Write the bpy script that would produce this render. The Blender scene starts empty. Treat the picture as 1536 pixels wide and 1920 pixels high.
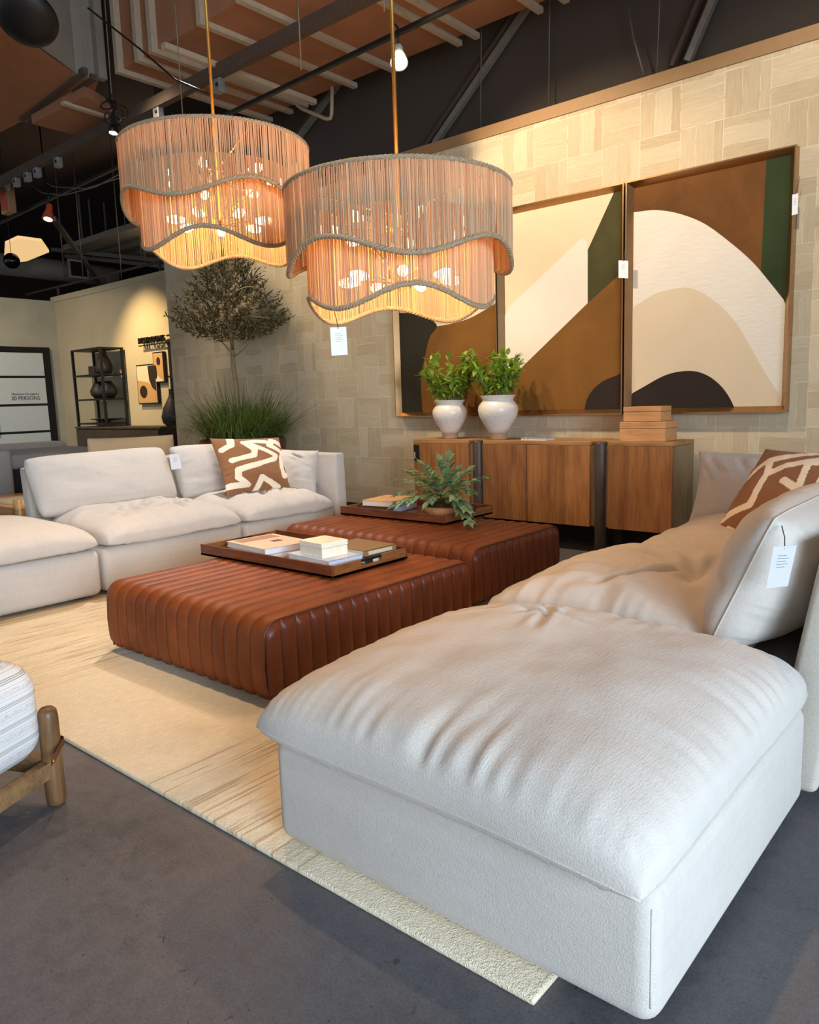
import bpy, bmesh, math, random
from mathutils import Vector, Matrix, noise
R = math.radians
sc = bpy.context.scene
col = sc.collection

# ------------------------------------------------------------------ camera
FPX, PITCH, YAW, ROLL, HC = 1426.587, .147287702, -.710422609, -.0324355122, 1.2
_f = Vector((math.sin(YAW)*math.cos(PITCH), math.cos(YAW)*math.cos(PITCH), -math.sin(PITCH)))
_r = Vector((math.cos(YAW), -math.sin(YAW), 0)); _u = _r.cross(_f)
CR = math.cos(ROLL)*_r + math.sin(ROLL)*_u
CU = -math.sin(ROLL)*_r + math.cos(ROLL)*_u
CAM = Vector((0, 0, HC))
cd = bpy.data.cameras.new('camera'); cam = bpy.data.objects.new('camera', cd); col.objects.link(cam)
m = Matrix.Identity(4)
for i in range(3):
    m[i][0], m[i][1], m[i][2], m[i][3] = CR[i], CU[i], -_f[i], CAM[i]
cam.matrix_world = m
cd.sensor_fit = 'HORIZONTAL'; cd.sensor_width = 36; cd.lens = FPX/1536*36; cd.clip_end = 200
sc.camera = cam

def ray(px, py):
    return CR*((px-768)/FPX) - CU*((py-960)/FPX) + _f
def ux(px, py, x): d = ray(px, py); return CAM + d*(x/d.x)
def uy(px, py, y): d = ray(px, py); return CAM + d*(y/d.y)
def uz(px, py, z): d = ray(px, py); return CAM + d*((z-HC)/d.z)

# ------------------------------------------------------------------ world, lights, exposure
def lin(c):
    c = c/255
    return c/12.92 if c <= .04045 else ((c+.055)/1.055)**2.4
def S(r, g, b): return (lin(r), lin(g), lin(b), 1)

sc.view_settings.view_transform = 'Standard'; sc.view_settings.look = 'None'
sc.view_settings.gamma = 1; sc.view_settings.use_curve_mapping = False
sc.view_settings.exposure = 0.42
w = bpy.data.worlds.new('world'); sc.world = w; w.use_nodes = True
bg = w.node_tree.nodes['Background']; bg.inputs[0].default_value = (.80, .88, 1, 1); bg.inputs[1].default_value = .42

def area(name, loc, target, sx, sy, power, color, spread=180):
    l = bpy.data.lights.new(name, 'AREA'); l.shape = 'RECTANGLE'; l.size = sx; l.size_y = sy
    l.energy = power; l.color = color; l.spread = R(spread)
    o = bpy.data.objects.new(name, l); col.objects.link(o); o.location = loc
    o.rotation_euler = (Vector(target)-Vector(loc)).to_track_quat('-Z', 'Y').to_euler()
    return o
def spot(name, loc, target, power, color=(1, .74, .46), size=60, blend=.7, rad=.05):
    l = bpy.data.lights.new(name, 'SPOT'); l.energy = power; l.color = color
    l.spot_size = R(size); l.spot_blend = blend; l.shadow_soft_size = rad
    o = bpy.data.objects.new(name, l); col.objects.link(o); o.location = loc
    o.rotation_euler = (Vector(target)-Vector(loc)).to_track_quat('-Z', 'Y').to_euler()
    return o
WARM = (1, .70, .42)
# daylight through the shop front to the right of and behind the photographer
area('daylight_side', (3.8, -.4, 1.35), (-2.2, 1.9, .5), 4.6, 2.1, 165, (.58, .78, 1))
area('daylight_corner', (5.0, -1.2, 2.1), (-5, 2.6, .35), 3.0, 2.0, 50, (.68, .83, 1), 60)
area('daylight_front', (-.5, -4.2, 1.9), (-2, 3, 1.0), 8.0, 2.8, 16, (1, .92, .82))
# warm track spots; the hall lamps at the end are added fills
spot('spot_rug', (-2.55, 2.0, 4.1), (-2.55, 1.35, 0), 138, WARM, 56)
spot('spot_seating', (-1.6, 4.2, 4.0), (-1.15, 2.45, .45), 150, (1, .60, .30), 52)
spot('spot_ottomans', (-3.4, 4.3, 4.0), (-3.0, 2.9, .3), 220, WARM, 52)
spot('spot_sofa', (-5.4, 4.0, 4.0), (-5.0, 2.8, .5), 400, (1, .92, .85), 70)
spot('spot_far_rug', (-4.3, 1.95, 4.1), (-3.9, 1.3, 0), 155, WARM, 56)
spot('spot_canvas', (-3.6, 3.9, 3.75), (-3.2, 5.66, 2.3), 200, (1, .78, .52), 88)
spot('spot_canvas_end', (-1.2, 3.9, 3.75), (-1.3, 5.66, 2.4), 84, (1, .88, .70), 92)
spot('spot_sideboard', (-4.6, 3.9, 3.95), (-3.5, 5.3, .8), 170, (1, .76, .50), 45)
spot('spot_olive', (-6.5, 4.0, 3.9), (-6.5, 5.66, 1.5), 170, (1, .80, .56), 95, .8, .5)
spot('spot_restrooms', (-10.7, 5.0, 3.6), (-10.55, 6.4, 1.3), 300, (1, .74, .38), 72, .8)
spot('fill_hall', (-10.6, 2.6, 4.6), (-12.6, 4.8, .6), 470, (1, .88, .70), 95, 1)  # added fill to brighten the left hall, no known fixture
spot('fill_hall_deck', (-13.0, 9.5, 3.2), (-13.8, 9.6, 6.3), 130, (1, .82, .60), 150, 1, .4)  # unseen uplight, added to brighten the deck over the far hall

# ------------------------------------------------------------------ materials
class N:
    def __init__(s, name, rough=.6, metal=0, spec=.5):
        s.m = bpy.data.materials.new(name); s.m.use_nodes = True
        s.t = s.m.node_tree; s.b = s.t.nodes['Principled BSDF']
        s.b.inputs['Roughness'].default_value = rough; s.b.inputs['Metallic'].default_value = metal
        s.b.inputs['Specular IOR Level'].default_value = spec
    def n(s, kind, **kw):
        x = s.t.nodes.new(kind)
        for k, v in kw.items():
            if k.startswith('i_'):
                x.inputs[int(k[2:]) if k[2:].isdigit() else k[2:].replace('_', ' ')].default_value = v
            else: setattr(x, k, v)
        return x
    def l(s, a, b): s.t.links.new(a, b)
    def coord(s, scale=(1, 1, 1), rot=(0, 0, 0)):
        c = s.n('ShaderNodeTexCoord'); mp = s.n('ShaderNodeMapping')
        mp.inputs['Scale'].default_value = scale; mp.inputs['Rotation'].default_value = rot
        s.l(c.outputs['Object'], mp.inputs[0]); return mp.outputs[0]
    def noise(s, vec, scale, detail=3, rough=.5, dist=0):
        x = s.n('ShaderNodeTexNoise'); x.inputs['Scale'].default_value = scale
        x.inputs['Detail'].default_value = detail; x.inputs['Roughness'].default_value = rough
        x.inputs['Distortion'].default_value = dist
        s.l(vec, x.inputs['Vector']); return x.outputs['Fac']
    def ramp(s, fac, stops):
        r = s.n('ShaderNodeValToRGB'); e = r.color_ramp.elements
        while len(e) < len(stops): e.new(.5)
        for i, (p, c) in enumerate(stops): e[i].position = p; e[i].color = c
        s.l(fac, r.inputs[0]); return r.outputs[0]
    def math(s, op, a, b=None, c=None):
        x = s.n('ShaderNodeMath', operation=op)
        for i, v in enumerate((a, b, c)):
            if v is None: continue
            if isinstance(v, (int, float)): x.inputs[i].default_value = v
            else: s.l(v, x.inputs[i])
        return x.outputs[0]
    def mix(s, fac, a, b, mode='MIX'):
        x = s.n('ShaderNodeMix', data_type='RGBA', blend_type=mode)
        for k, v in ((0, fac), (6, a), (7, b)):
            if isinstance(v, (int, float, tuple)): x.inputs[k].default_value = v
            else: s.l(v, x.inputs[k])
        return x.outputs[2]
    def color(s, c):
        if isinstance(c, tuple): s.b.inputs['Base Color'].default_value = c
        else: s.l(c, s.b.inputs['Base Color'])
    def bump(s, h, strength=.3, dist=.002):
        x = s.n('ShaderNodeBump'); x.inputs['Strength'].default_value = strength; x.inputs['Distance'].default_value = dist
        s.l(h, x.inputs['Height']); s.l(x.outputs[0], s.b.inputs['Normal'])

def plain(name, c, rough=.6, metal=0, spec=.5, vary=.12, sc_=18):
    n = N(name, rough, metal, spec); v = n.coord()
    d = tuple(x*(1-vary) for x in c[:3])+(1,); e = tuple(min(1, x*(1+vary)) for x in c[:3])+(1,)
    n.color(n.ramp(n.noise(v, sc_), [(.3, d), (.7, e)])); return n.m
def fabric(name, c, weave=300, vary=.07, sheen=.15):
    n = N(name, .9, 0, .15)
    v1 = n.coord((1, .12, 1)); v2 = n.coord((.12, 1, 1))
    a = n.noise(v1, weave, 1); b = n.noise(v2, weave, 1)
    h = n.math('ADD', a, b)
    big = n.noise(n.coord(), 6, 3)
    lo = tuple(x*(1-vary) for x in c[:3])+(1,); hi = tuple(min(1, x*(1+vary)) for x in c[:3])+(1,)
    base = n.ramp(h, [(.38, tuple(x*.78 for x in c[:3])+(1,)), (.62, tuple(min(1, x*1.10) for x in c[:3])+(1,))])
    sl1 = n.noise(n.coord((1, .04, 1)), 70, 3, .6); sl2 = n.noise(n.coord((.04, 1, .3)), 70, 3, .6)
    slub = n.ramp(n.math('ADD', n.math('MULTIPLY', sl1, .5), n.math('MULTIPLY', sl2, .5)), [(.38, (.89,)*3+(1,)), (.62, (1.0,)*3+(1,))])
    base = n.mix(.8, base, n.mix(1.0, base, slub, 'MULTIPLY'))
    n.color(n.mix(.35, base, n.ramp(big, [(.3, lo), (.7, hi)])))
    n.b.inputs['Sheen Weight'].default_value = sheen
    n.bump(h, .5, .002); return n.m
def wood(name, dark, light, axis='z', scale=1.0, rough=.5, plank=0, spec=.4):
    n = N(name, rough, 0, spec)
    st = {'x': (.06, 1, 1), 'y': (1, .06, 1), 'z': (1, 1, .06)}[axis]
    v = n.coord(st)
    g = n.noise(v, 38*scale, 6, .65, .6); f = n.noise(v, 160*scale, 3, .6)
    big = n.noise(n.coord(tuple(.4 if q == .06 else q for q in st)), 5*scale, 2, .5, 1.2)
    h = n.math('ADD', n.math('MULTIPLY', g, .6), n.math('MULTIPLY', f, .4))
    mid = tuple((a+b)/2 for a, b in zip(dark, light))
    c1 = n.ramp(h, [(.36, dark), (.5, mid), (.64, light)])
    c2 = n.ramp(big, [(.3, tuple(x*.72 for x in dark[:3])+(1,)), (.6, light)])
    c = n.mix(.35, c1, c2)
    # knots
    if plank:
        vo = n.n('ShaderNodeTexVoronoi'); vo.inputs['Scale'].default_value = 3.2
        n.l(n.coord(tuple(.55 if q == .06 else 1 for q in st)), vo.inputs['Vector'])
        kn = n.ramp(vo.outputs['Distance'], [(.03, (0, 0, 0, 1)), (.11, (1, 1, 1, 1))])
        c = n.mix(.55, c, n.mix(1.0, c, kn, 'MULTIPLY'))
        sep = n.n('ShaderNodeSeparateXYZ'); n.l(n.coord(), sep.inputs[0])
        q = n.math('FLOOR', n.math('DIVIDE', sep.outputs[0], plank))
        wn = n.n('ShaderNodeTexWhiteNoise', noise_dimensions='1D'); n.l(q, wn.inputs['W'])
        t = n.ramp(wn.outputs['Value'], [(0, (.68, .66, .64, 1)), (1, (1.0, 1.0, 1.0, 1))])
        c = n.mix(1.0, c, t, 'MULTIPLY')
    n.color(c); n.bump(h, .25, .0015); return n.m
def emit(name, c, strength):
    n = N(name); n.b.inputs['Emission Color'].default_value = c; n.b.inputs['Emission Strength'].default_value = strength
    n.color(c); return n.m

M = {}
M['linen'] = fabric('linen_cream', S(197, 188, 177))
M['linen_back'] = fabric('linen_panel', S(196, 186, 170))
M['linen_tan'] = fabric('linen_tan', S(205, 178, 140))
M['grey_fabric'] = fabric('grey_fabric', S(164, 154, 144))
M['pillow_brown'] = fabric('pillow_brown', S(140, 96, 62))
M['pillow_cream'] = fabric('pillow_cream', S(236, 222, 196))
# leather
n = N('leather_cognac', .46, 0, .25); v = n.coord()
a = n.noise(v, 5, 5, .6, .4); b = n.noise(v, 260, 3, .6)
n.color(n.mix(.35, n.ramp(a, [(.28, S(96, 46, 19)), (.72, S(150, 78, 34))]), n.ramp(b, [(.3, S(86, 41, 17)), (.7, S(138, 70, 31))])))
n.l(n.ramp(a, [(.2, (.42,)*3+(1,)), (.8, (.58,)*3+(1,))]), n.b.inputs['Roughness'])
n.bump(b, .22, .001); M['leather'] = n.m
M['leather_side_shaded'] = plain('leather_panel_shaded', S(104, 50, 30), .38, 0, .35, .16, 7)  # shade of the sides facing away put into a darker, redder leather
M['piping'] = plain('leather_piping', S(104, 52, 28), .4)
M['strap'] = plain('strap_leather', S(120, 74, 46), .5)
M['walnut'] = wood('walnut_dark', S(72, 35, 18), S(140, 76, 40), 'x', 1, .38)
M['walnut_y'] = wood('walnut_dark_end', S(76, 42, 22), S(150, 98, 52), 'y', 1, .42)
M['oak'] = wood('oak_rustic', S(118, 70, 34), S(184, 124, 68), 'z', .7, .55, .17)
M['oak_top'] = wood('oak_top', S(118, 80, 42), S(186, 138, 84), 'x', .7, .5)
M['oak_side_shaded'] = wood('oak_side_shaded', S(120, 100, 72), S(150, 128, 94), 'z', .7, .6)  # same oak, its dim light on the end panel put into the colour
M['post_dark'] = wood('post_dark', S(52, 40, 34), S(86, 70, 60), 'z', 1.4, .45)
M['box_wood'] = wood('box_wood', S(168, 112, 66), S(212, 160, 108), 'x', .8, .5)
M['oak_post'] = wood('oak_post', S(70, 46, 26), S(128, 92, 56), 'z', 1.6, .42)
M['oak_rail'] = wood('oak_rail', S(84, 60, 36), S(150, 116, 76), 'x', 1.2, .5)
M['honey'] = wood('honey_frame', S(150, 104, 58), S(206, 156, 96), 'y', 1, .5)
M['black_metal'] = plain('black_metal', S(17, 16, 15), .5, .2)
M['black_ceramic'] = plain('black_ceramic', S(34, 30, 28), .55)
M['brass'] = plain('brass', S(176, 132, 66), .32, .9, vary=.05)
M['frame'] = plain('frame_champagne', S(176, 136, 92), .26, .95, vary=.06)
M['paper'] = plain('tag_paper', S(238, 240, 240), .7, vary=.02)
M['print'] = plain('tag_print', S(150, 156, 162), .8, vary=.02)
M['string'] = plain('tag_string', S(60, 54, 48), .8)
M['white_box'] = plain('bone_box', S(240, 232, 210), .45, vary=.05, sc_=40)
M['steel'] = plain('galvanised', S(150, 150, 148), .45, .6)
M['rod'] = plain('hanger_rod', S(120, 108, 94), .5, .4)
M['ceil_brown'] = plain('painted_duct_brown', S(158, 108, 76), .8, vary=.10, sc_=3)
M['flange'] = plain('duct_flange', S(176, 160, 136), .7, vary=.06)
M['beam'] = plain('painted_beam', S(78, 62, 50), .75)
M['deck'] = plain('ceiling_deck', S(70, 54, 44), .9)
M['duct_grey'] = plain('duct_grey', S(140, 130, 118), .7, vary=.08, sc_=5)
M['dark_wall'] = plain('dark_wall_paint', S(70, 60, 50), .85, vary=.05, sc_=2)
M['brace'] = plain('brace_grey', S(118, 112, 100), .6)
M['trim'] = plain('trim_bronze', S(150, 116, 76), .6, vary=.04)
M['baseboard'] = plain('baseboard', S(52, 36, 28), .5)
M['hall_wall'] = plain('hall_plaster', S(188, 172, 140), .85, vary=.05, sc_=2)
M['left_wall'] = plain('left_plaster', S(170, 162, 140), .9, vary=.10, sc_=2.5)
M['frost'] = plain('frosted_glass', S(196, 200, 194), .35, vary=.03)
M['vase'] = None
n = N('vase_glaze', .3, 0, .5); v = n.coord()
sp = n.noise(v, 120, 2); 
n.color(n.mix(n.ramp(sp, [(.66, (0, 0, 0, 1)), (.70, (1, 1, 1, 1))]), S(222, 214, 202), S(150, 128, 108))); M['vase'] = n.m
M['clay'] = plain('vase_clay', S(176, 140, 108), .75)
M['bowl'] = wood('bowl_wood', S(176, 112, 64), S(226, 172, 118), 'x', .8, .5)
M['moss'] = plain('moss', S(70, 58, 26), .95, vary=.5, sc_=60)
M['soil'] = plain('soil_moss', S(74, 62, 46), .95, vary=.4, sc_=40)
M['pot'] = plain('planter_copper', S(118, 74, 50), .35, .6)
M['bark'] = plain('olive_bark', S(140, 124, 92), .85, vary=.2, sc_=30)
def leafmat(name, c, vary=.25, trans=.25, rough=.45):
    n = N(name, rough, 0, .4)
    oi = n.n('ShaderNodeNewGeometry')
    lo = tuple(x*(1-vary) for x in c[:3])+(1,); hi = tuple(min(1, x*(1+vary)) for x in c[:3])+(1,)
    n.color(n.ramp(oi.outputs['Random Per Island'], [(0, lo), (1, hi)]))
    tr = n.n('ShaderNodeBsdfTranslucent'); tr.inputs[0].default_value = hi
    mx = n.n('ShaderNodeMixShader'); mx.inputs[0].default_value = trans
    out = n.t.nodes['Material Output']
    n.l(n.b.outputs[0], mx.inputs[1]); n.l(tr.outputs[0], mx.inputs[2]); n.l(mx.outputs[0], out.inputs[0]); return n.m
M['olive_leaf'] = leafmat('olive_leaf', S(72, 70, 44), .35)
M['grass'] = leafmat('grass_blade', S(92, 110, 50), .45)
M['bush_leaf'] = leafmat('bush_leaf', S(124, 152, 48), .4, .35)
M['fern_leaf'] = leafmat('fern_leaf', S(128, 156, 112), .4, .25)
M['jute'] = leafmat('jute_strand', S(214, 180, 140), .22, .38, .8)
M['jute_rope'] = plain('jute_rope', S(160, 138, 108), .85, vary=.2, sc_=90)
M['bulb'] = emit('bulb_glow', (1, .74, .40, 1), 20)
M['lens'] = emit('spot_lens_glow', (1, .88, .70, 1), 14)
M['panel_glow'] = emit('light_panel_glow', (1, .66, .30, 1), .62)
M['red'] = plain('orange_red', S(190, 78, 50), .6)
M['white'] = plain('white_paint', S(205, 205, 200), .6)
M['glass_clear'] = None
n = N('clear_acrylic', .05); n.b.inputs['Transmission Weight'].default_value = .9; n.color((1, 1, 1, 1)); M['glass_clear'] = n.m
def paint(name, c, streak=None, vary=.18, scale=2.0, rough=.8):
    n = N(name, rough, 0, .2); v = n.coord()
    lo = tuple(x*(1-vary) for x in c[:3])+(1,); hi = tuple(min(1, x*(1+vary)) for x in c[:3])+(1,)
    n.color(n.ramp(n.noise(v, scale, 4, .6, .5), [(.3, lo), (.7, hi)]))
    if streak:
        h = n.noise(n.coord(streak[0]), streak[1], 3, .6); n.bump(h, .9, .004)
    return n.m
M['p_cream'] = paint('paint_cream', S(222, 200, 166), vary=.04)
M['p_cream2'] = paint('paint_sand', S(212, 192, 162), vary=.03)
M['p_white'] = paint('paint_white_impasto', S(226, 214, 196), ((1, 1, .05), 60), vary=.04)
M['p_arch'] = paint('paint_white_combed', S(222, 212, 196), ((.35, 1, 1), 40), vary=.04)
M['p_brown'] = paint('paint_umber', S(120, 80, 34))
M['p_brown2'] = paint('paint_dark_umber', S(104, 66, 30), vary=.3)
M['p_green'] = paint('paint_green', S(46, 58, 32), vary=.3)
M['p_olive'] = paint('paint_olive', S(66, 62, 34), vary=.35)
M['p_black'] = paint('paint_black', S(46, 36, 30), vary=.12)
M['p_dgreen'] = paint('paint_dark_green', S(48, 44, 32), vary=.15)
# basket-weave wall covering
n = N('wall_basketweave', .85, 0, .2)
sep = n.n('ShaderNodeSeparateXYZ'); n.l(n.coord(), sep.inputs[0])
X = n.math('DIVIDE', n.math('ADD', sep.outputs[0], 32.215), .3); Z = n.math('DIVIDE', n.math('ADD', sep.outputs[2], 26.973), .3)
ix = n.math('FLOOR', X); iz = n.math('FLOOR', Z); fx = n.math('FRACT', X); fz = n.math('FRACT', Z)
par = n.math('MODULO', n.math('ADD', ix, iz), 2)
wj = n.noise(n.coord(), 3.5, 2)
def slat(f): return n.math('MULTIPLY', n.math('ADD', f, n.math('MULTIPLY', n.math('SUBTRACT', wj, .5), .12)), 2.6)
sl = n.math('ADD', n.math('MULTIPLY', slat(fx), par), n.math('MULTIPLY', slat(fz), n.math('SUBTRACT', 1, par)))
sid = n.math('FLOOR', sl); sf = n.math('FRACT', sl)
cmb = n.n('ShaderNodeCombineXYZ'); n.l(ix, cmb.inputs[0]); n.l(iz, cmb.inputs[1]); n.l(sid, cmb.inputs[2])
wn = n.n('ShaderNodeTexWhiteNoise', noise_dimensions='3D'); n.l(cmb.outputs[0], wn.inputs['Vector'])
def edge(f, w_): return n.math('LESS_THAN', n.math('MINIMUM', f, n.math('SUBTRACT', 1, f)), w_)
line = n.math('MAXIMUM', edge(sf, .020), n.math('MAXIMUM', edge(fx, .010), edge(fz, .010)))
brk = n.math('GREATER_THAN', n.noise(n.coord(), 9, 3), .46)
line = n.math('MULTIPLY', line, brk)
gh = n.noise(n.coord((.1, 1, 1)), 90, 4, .65); gv = n.noise(n.coord((1, 1, .1)), 90, 4, .65)
gr = n.math('ADD', n.math('MULTIPLY', gv, par), n.math('MULTIPLY', gh, n.math('SUBTRACT', 1, par)))
base = n.ramp(n.math('ADD', n.math('MULTIPLY', wn.outputs['Value'], .35), n.math('MULTIPLY', gr, .65)),
              [(.28, S(186, 166, 134)), (.5, S(197, 179, 148)), (.75, S(208, 192, 162))])
n.color(n.mix(n.math('MULTIPLY', line, .55), base, S(224, 212, 188))); n.bump(n.math('ADD', gr, n.math('MULTIPLY', line, .8)), .35, .003)
M['wallpaper'] = n.m
# concrete floor
n = N('concrete_floor', .5, 0, .4); v = n.coord()
a = n.noise(v, 1.3, 5, .62, .6); b = n.noise(v, 22, 5, .7); c_ = n.noise(v, 260, 2)
cc = n.mix(.45, n.ramp(a, [(.3, S(66, 65, 68)), (.7, S(106, 103, 106))]), n.ramp(b, [(.3, S(62, 61, 63)), (.62, S(108, 105, 107))]))
n.color(n.mix(n.ramp(n.noise(v, 45, 3, .6, 1.0), [(.68, (0, 0, 0, 1)), (.74, (1, 1, 1, 1))]), cc, S(70, 66, 66)))
cc = n.mix(.25, cc, n.ramp(n.noise(v, 140, 3, .7), [(.35, S(64, 63, 65)), (.65, S(124, 121, 123))]))
n.color(n.mix(n.ramp(n.noise(v, 45, 3, .6, 1.0), [(.66, (0, 0, 0, 1)), (.74, (1, 1, 1, 1))]), cc, S(58, 55, 55)))
n.l(n.ramp(b, [(.3, (.42,)*3+(1,)), (.7, (.62,)*3+(1,))]), n.b.inputs['Roughness']); n.bump(c_, .15, .001); M['floor'] = n.m
# rug
n = N('rug_wool', .95, 0, .1)
sep = n.n('ShaderNodeSeparateXYZ'); n.l(n.coord(), sep.inputs[0]); X = sep.outputs[0]
st = n.noise(n.coord((1, .03, .0)), 70, 2, .55); st2 = n.noise(n.coord((1, .015, .0)), 20, 2)
fib = n.noise(n.coord(), 330, 2); fl = n.noise(n.coord((1, .35, 1)), 60, 3)
def band(lo, hi): return n.math('MULTIPLY', n.math('GREATER_THAN', X, lo), n.math('LESS_THAN', X, hi))
msk = n.math('SUBTRACT', 1, n.math('MAXIMUM', band(-1.08, -.10), band(-3.8, -3.1)))
pl = band(-.40, .69)
msk = n.math('SUBTRACT', 1, n.math('MAXIMUM', pl, band(-2.1, -1.75)))
msk = n.math('MULTIPLY', msk, n.math('LESS_THAN', X, 1.45))
stripe = n.math('MULTIPLY', n.ramp(st, [(.39, (1, 1, 1, 1)), (.425, (0, 0, 0, 1))]), msk)
tone = n.math('MULTIPLY', n.ramp(st2, [(.42, (1, 1, 1, 1)), (.56, (0, 0, 0, 1))]), msk)
base = n.ramp(n.math('ADD', n.math('MULTIPLY', fib, .5), n.math('MULTIPLY', fl, .5)), [(.3, S(222, 204, 172)), (.7, S(244, 230, 202))])
base = n.mix(n.math('MULTIPLY', tone, .22), base, S(212, 182, 138))
n.color(n.mix(n.math('MULTIPLY', stripe, .5), base, S(150, 118, 82))); n.bump(n.math('ADD', fib, n.noise(n.coord(), 130, 2)), .8, .007); M['rug'] = n.m
# striped upholstery
n = N('striped_cotton', .9, 0, .15)
sep = n.n('ShaderNodeSeparateXYZ'); n.l(n.coord(), sep.inputs[0])
zf = n.math('FRACT', n.math('DIVIDE', n.math('ADD', sep.outputs[2], 1), .062))
def ln(c, w_): return n.math('LESS_THAN', n.math('ABSOLUTE', n.math('SUBTRACT', zf, c)), w_)
tk = n.math('MAXIMUM', ln(.10, .02), n.math('MAXIMUM', ln(.18, .02), ln(.25, .02)))
th = n.math('MAXIMUM', ln(.48, .009), ln(.92, .009))
md = n.math('MULTIPLY', n.math('LESS_THAN', n.math('ABSOLUTE', n.math('SUBTRACT', zf, .70)), .13), n.math('GREATER_THAN', n.noise(n.coord((.5, .5, 6)), 180, 1), .52))
fm = n.math('MAXIMUM', n.math('MULTIPLY', tk, .62), n.math('MAXIMUM', n.math('MULTIPLY', th, .5), n.math('MULTIPLY', md, .38)))
n.color(n.mix(fm, S(226, 224, 220), S(112, 104, 100))); n.bump(n.noise(n.coord(), 400, 1), .3, .001); M['striped'] = n.m

# ------------------------------------------------------------------ object helpers
def wloc(o):
    v = Vector((0, 0, 0))
    while o: v += o.location; o = o.parent
    return v
def obj(name, bm, mat, parent=None, smooth=True, label=None):
    me = bpy.data.meshes.new(name)
    if parent is not None: bmesh.ops.translate(bm, vec=-wloc(parent), verts=bm.verts)
    bmesh.ops.recalc_face_normals(bm, faces=bm.faces)
    bm.to_mesh(me); bm.free()
    if smooth:
        for p in me.polygons: p.use_smooth = True
    mats = mat if isinstance(mat, (list, tuple)) else [mat]
    for q in mats: me.materials.append(q)
    o = bpy.data.objects.new(name, me); col.objects.link(o)
    if parent is not None: o.parent = parent
    if label: o['label'] = label
    return o
def flat(name, bm, mat, parent=None, label=None): return obj(name, bm, mat, parent, False, label)
def thing(name, label, cat, loc=(0, 0, 0), group=None):
    o = bpy.data.objects.new(name, None); col.objects.link(o); o.location = loc; o.empty_display_size = .1
    o['label'] = label; o['category'] = cat
    if group: o['group'] = group
    return o
def tag(o, label, cat, group=None):
    o['label'] = label; o['category'] = cat
    if group: o['group'] = group
    return o
def struct(o): o['kind'] = 'structure'; return o
def rebase(o, loc):
    loc = Vector(loc); d = loc-o.location; o.location = loc
    o.data.transform(Matrix.Translation(-d)); return o
def dup(root, loc, label=None):
    r = root.copy(); col.objects.link(r); r.location = loc
    if label: r['label'] = label
    def rec(a, b):
        for ch in list(a.children):
            c = ch.copy(); col.objects.link(c); c.parent = b; rec(ch, c)
    rec(root, r); return r

def box(bm, x0, x1, y0, y1, z0, z1, bev=0, seg=2):
    g = bmesh.ops.create_cube(bm, size=1)['verts']
    for v in g: v.co = Vector((x0+(v.co.x+.5)*(x1-x0), y0+(v.co.y+.5)*(y1-y0), z0+(v.co.z+.5)*(z1-z0)))
    if bev:
        e = list({e for v in g for e in v.link_edges})
        bmesh.ops.bevel(bm, geom=e, offset=bev, segments=seg, profile=.5, affect='EDGES')
    return bm
def B(*a, **k): bm = bmesh.new(); return box(bm, *a, **k)
def frame_pts(pts):
    """tangent frames along a polyline"""
    out = []; up = None
    for i, p in enumerate(pts):
        t = (pts[min(i+1, len(pts)-1)]-pts[max(i-1, 0)]).normalized()
        if up is None:
            up = Vector((0, 0, 1)) if abs(t.z) < .9 else Vector((1, 0, 0))
        a = t.cross(up).normalized(); up = a.cross(t).normalized()
        out.append((a, up))
    return out
def tube(bm, pts, r, n=8, cap=True, closed=False):
    pts = [Vector(p) for p in pts]; fr = frame_pts(pts); rings = []
    for i, p in enumerate(pts):
        rr = r[i] if isinstance(r, (list, tuple)) else r
        rings.append([bm.verts.new(p+fr[i][0]*math.cos(2*math.pi*k/n)*rr+fr[i][1]*math.sin(2*math.pi*k/n)*rr) for k in range(n)])
    L = len(rings)
    for i in range(L if closed else L-1):
        a, b = rings[i], rings[(i+1) % L]
        for k in range(n): bm.faces.new((a[k], a[(k+1) % n], b[(k+1) % n], b[k]))
    if cap and not closed: bm.faces.new(rings[0][::-1]); bm.faces.new(rings[-1])
    return bm
def T(pts, r, n=8, **k): return tube(bmesh.new(), pts, r, n, **k)
def bar(bm, a, b, wx, wz, up=(0, 0, 1)):
    a = Vector(a); b = Vector(b); t = (b-a).normalized(); s = t.cross(Vector(up)).normalized(); u = s.cross(t)
    vs = [bm.verts.new(p+s*i*wx/2+u*j*wz/2) for p in (a, b) for i, j in ((-1, -1), (1, -1), (1, 1), (-1, 1))]
    for f in ((0, 1, 2, 3), (7, 6, 5, 4), (0, 4, 5, 1), (1, 5, 6, 2), (2, 6, 7, 3), (3, 7, 4, 0)): bm.faces.new([vs[i] for i in f])
    return bm
def Bar(a, b, wx, wz, up=(0, 0, 1)): return bar(bmesh.new(), a, b, wx, wz, up)
def lathe(bm, prof, c, n=40):
    rings = []
    for r, z in prof:
        rings.append([bm.verts.new((c[0]+r*math.cos(2*math.pi*k/n), c[1]+r*math.sin(2*math.pi*k/n), c[2]+z)) for k in range(n)])
    for a, b in zip(rings, rings[1:]):
        for k in range(n): bm.faces.new((a[k], a[(k+1) % n], b[(k+1) % n], b[k]))
    bm.faces.new(rings[0][::-1]); bm.faces.new(rings[-1]); return bm
def Lathe(prof, c, n=40): return lathe(bmesh.new(), prof, c, n)
def prism(bm, pts, d):
    d = Vector(d); a = [bm.verts.new(p) for p in pts]; b = [bm.verts.new(Vector(p)+d) for p in pts]; k = len(pts)
    bm.faces.new(a); bm.faces.new(b[::-1])
    for i in range(k): bm.faces.new((a[i], b[i], b[(i+1) % k], a[(i+1) % k]))
    return bm
def Prism(pts, d): return prism(bmesh.new(), pts, d)
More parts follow.
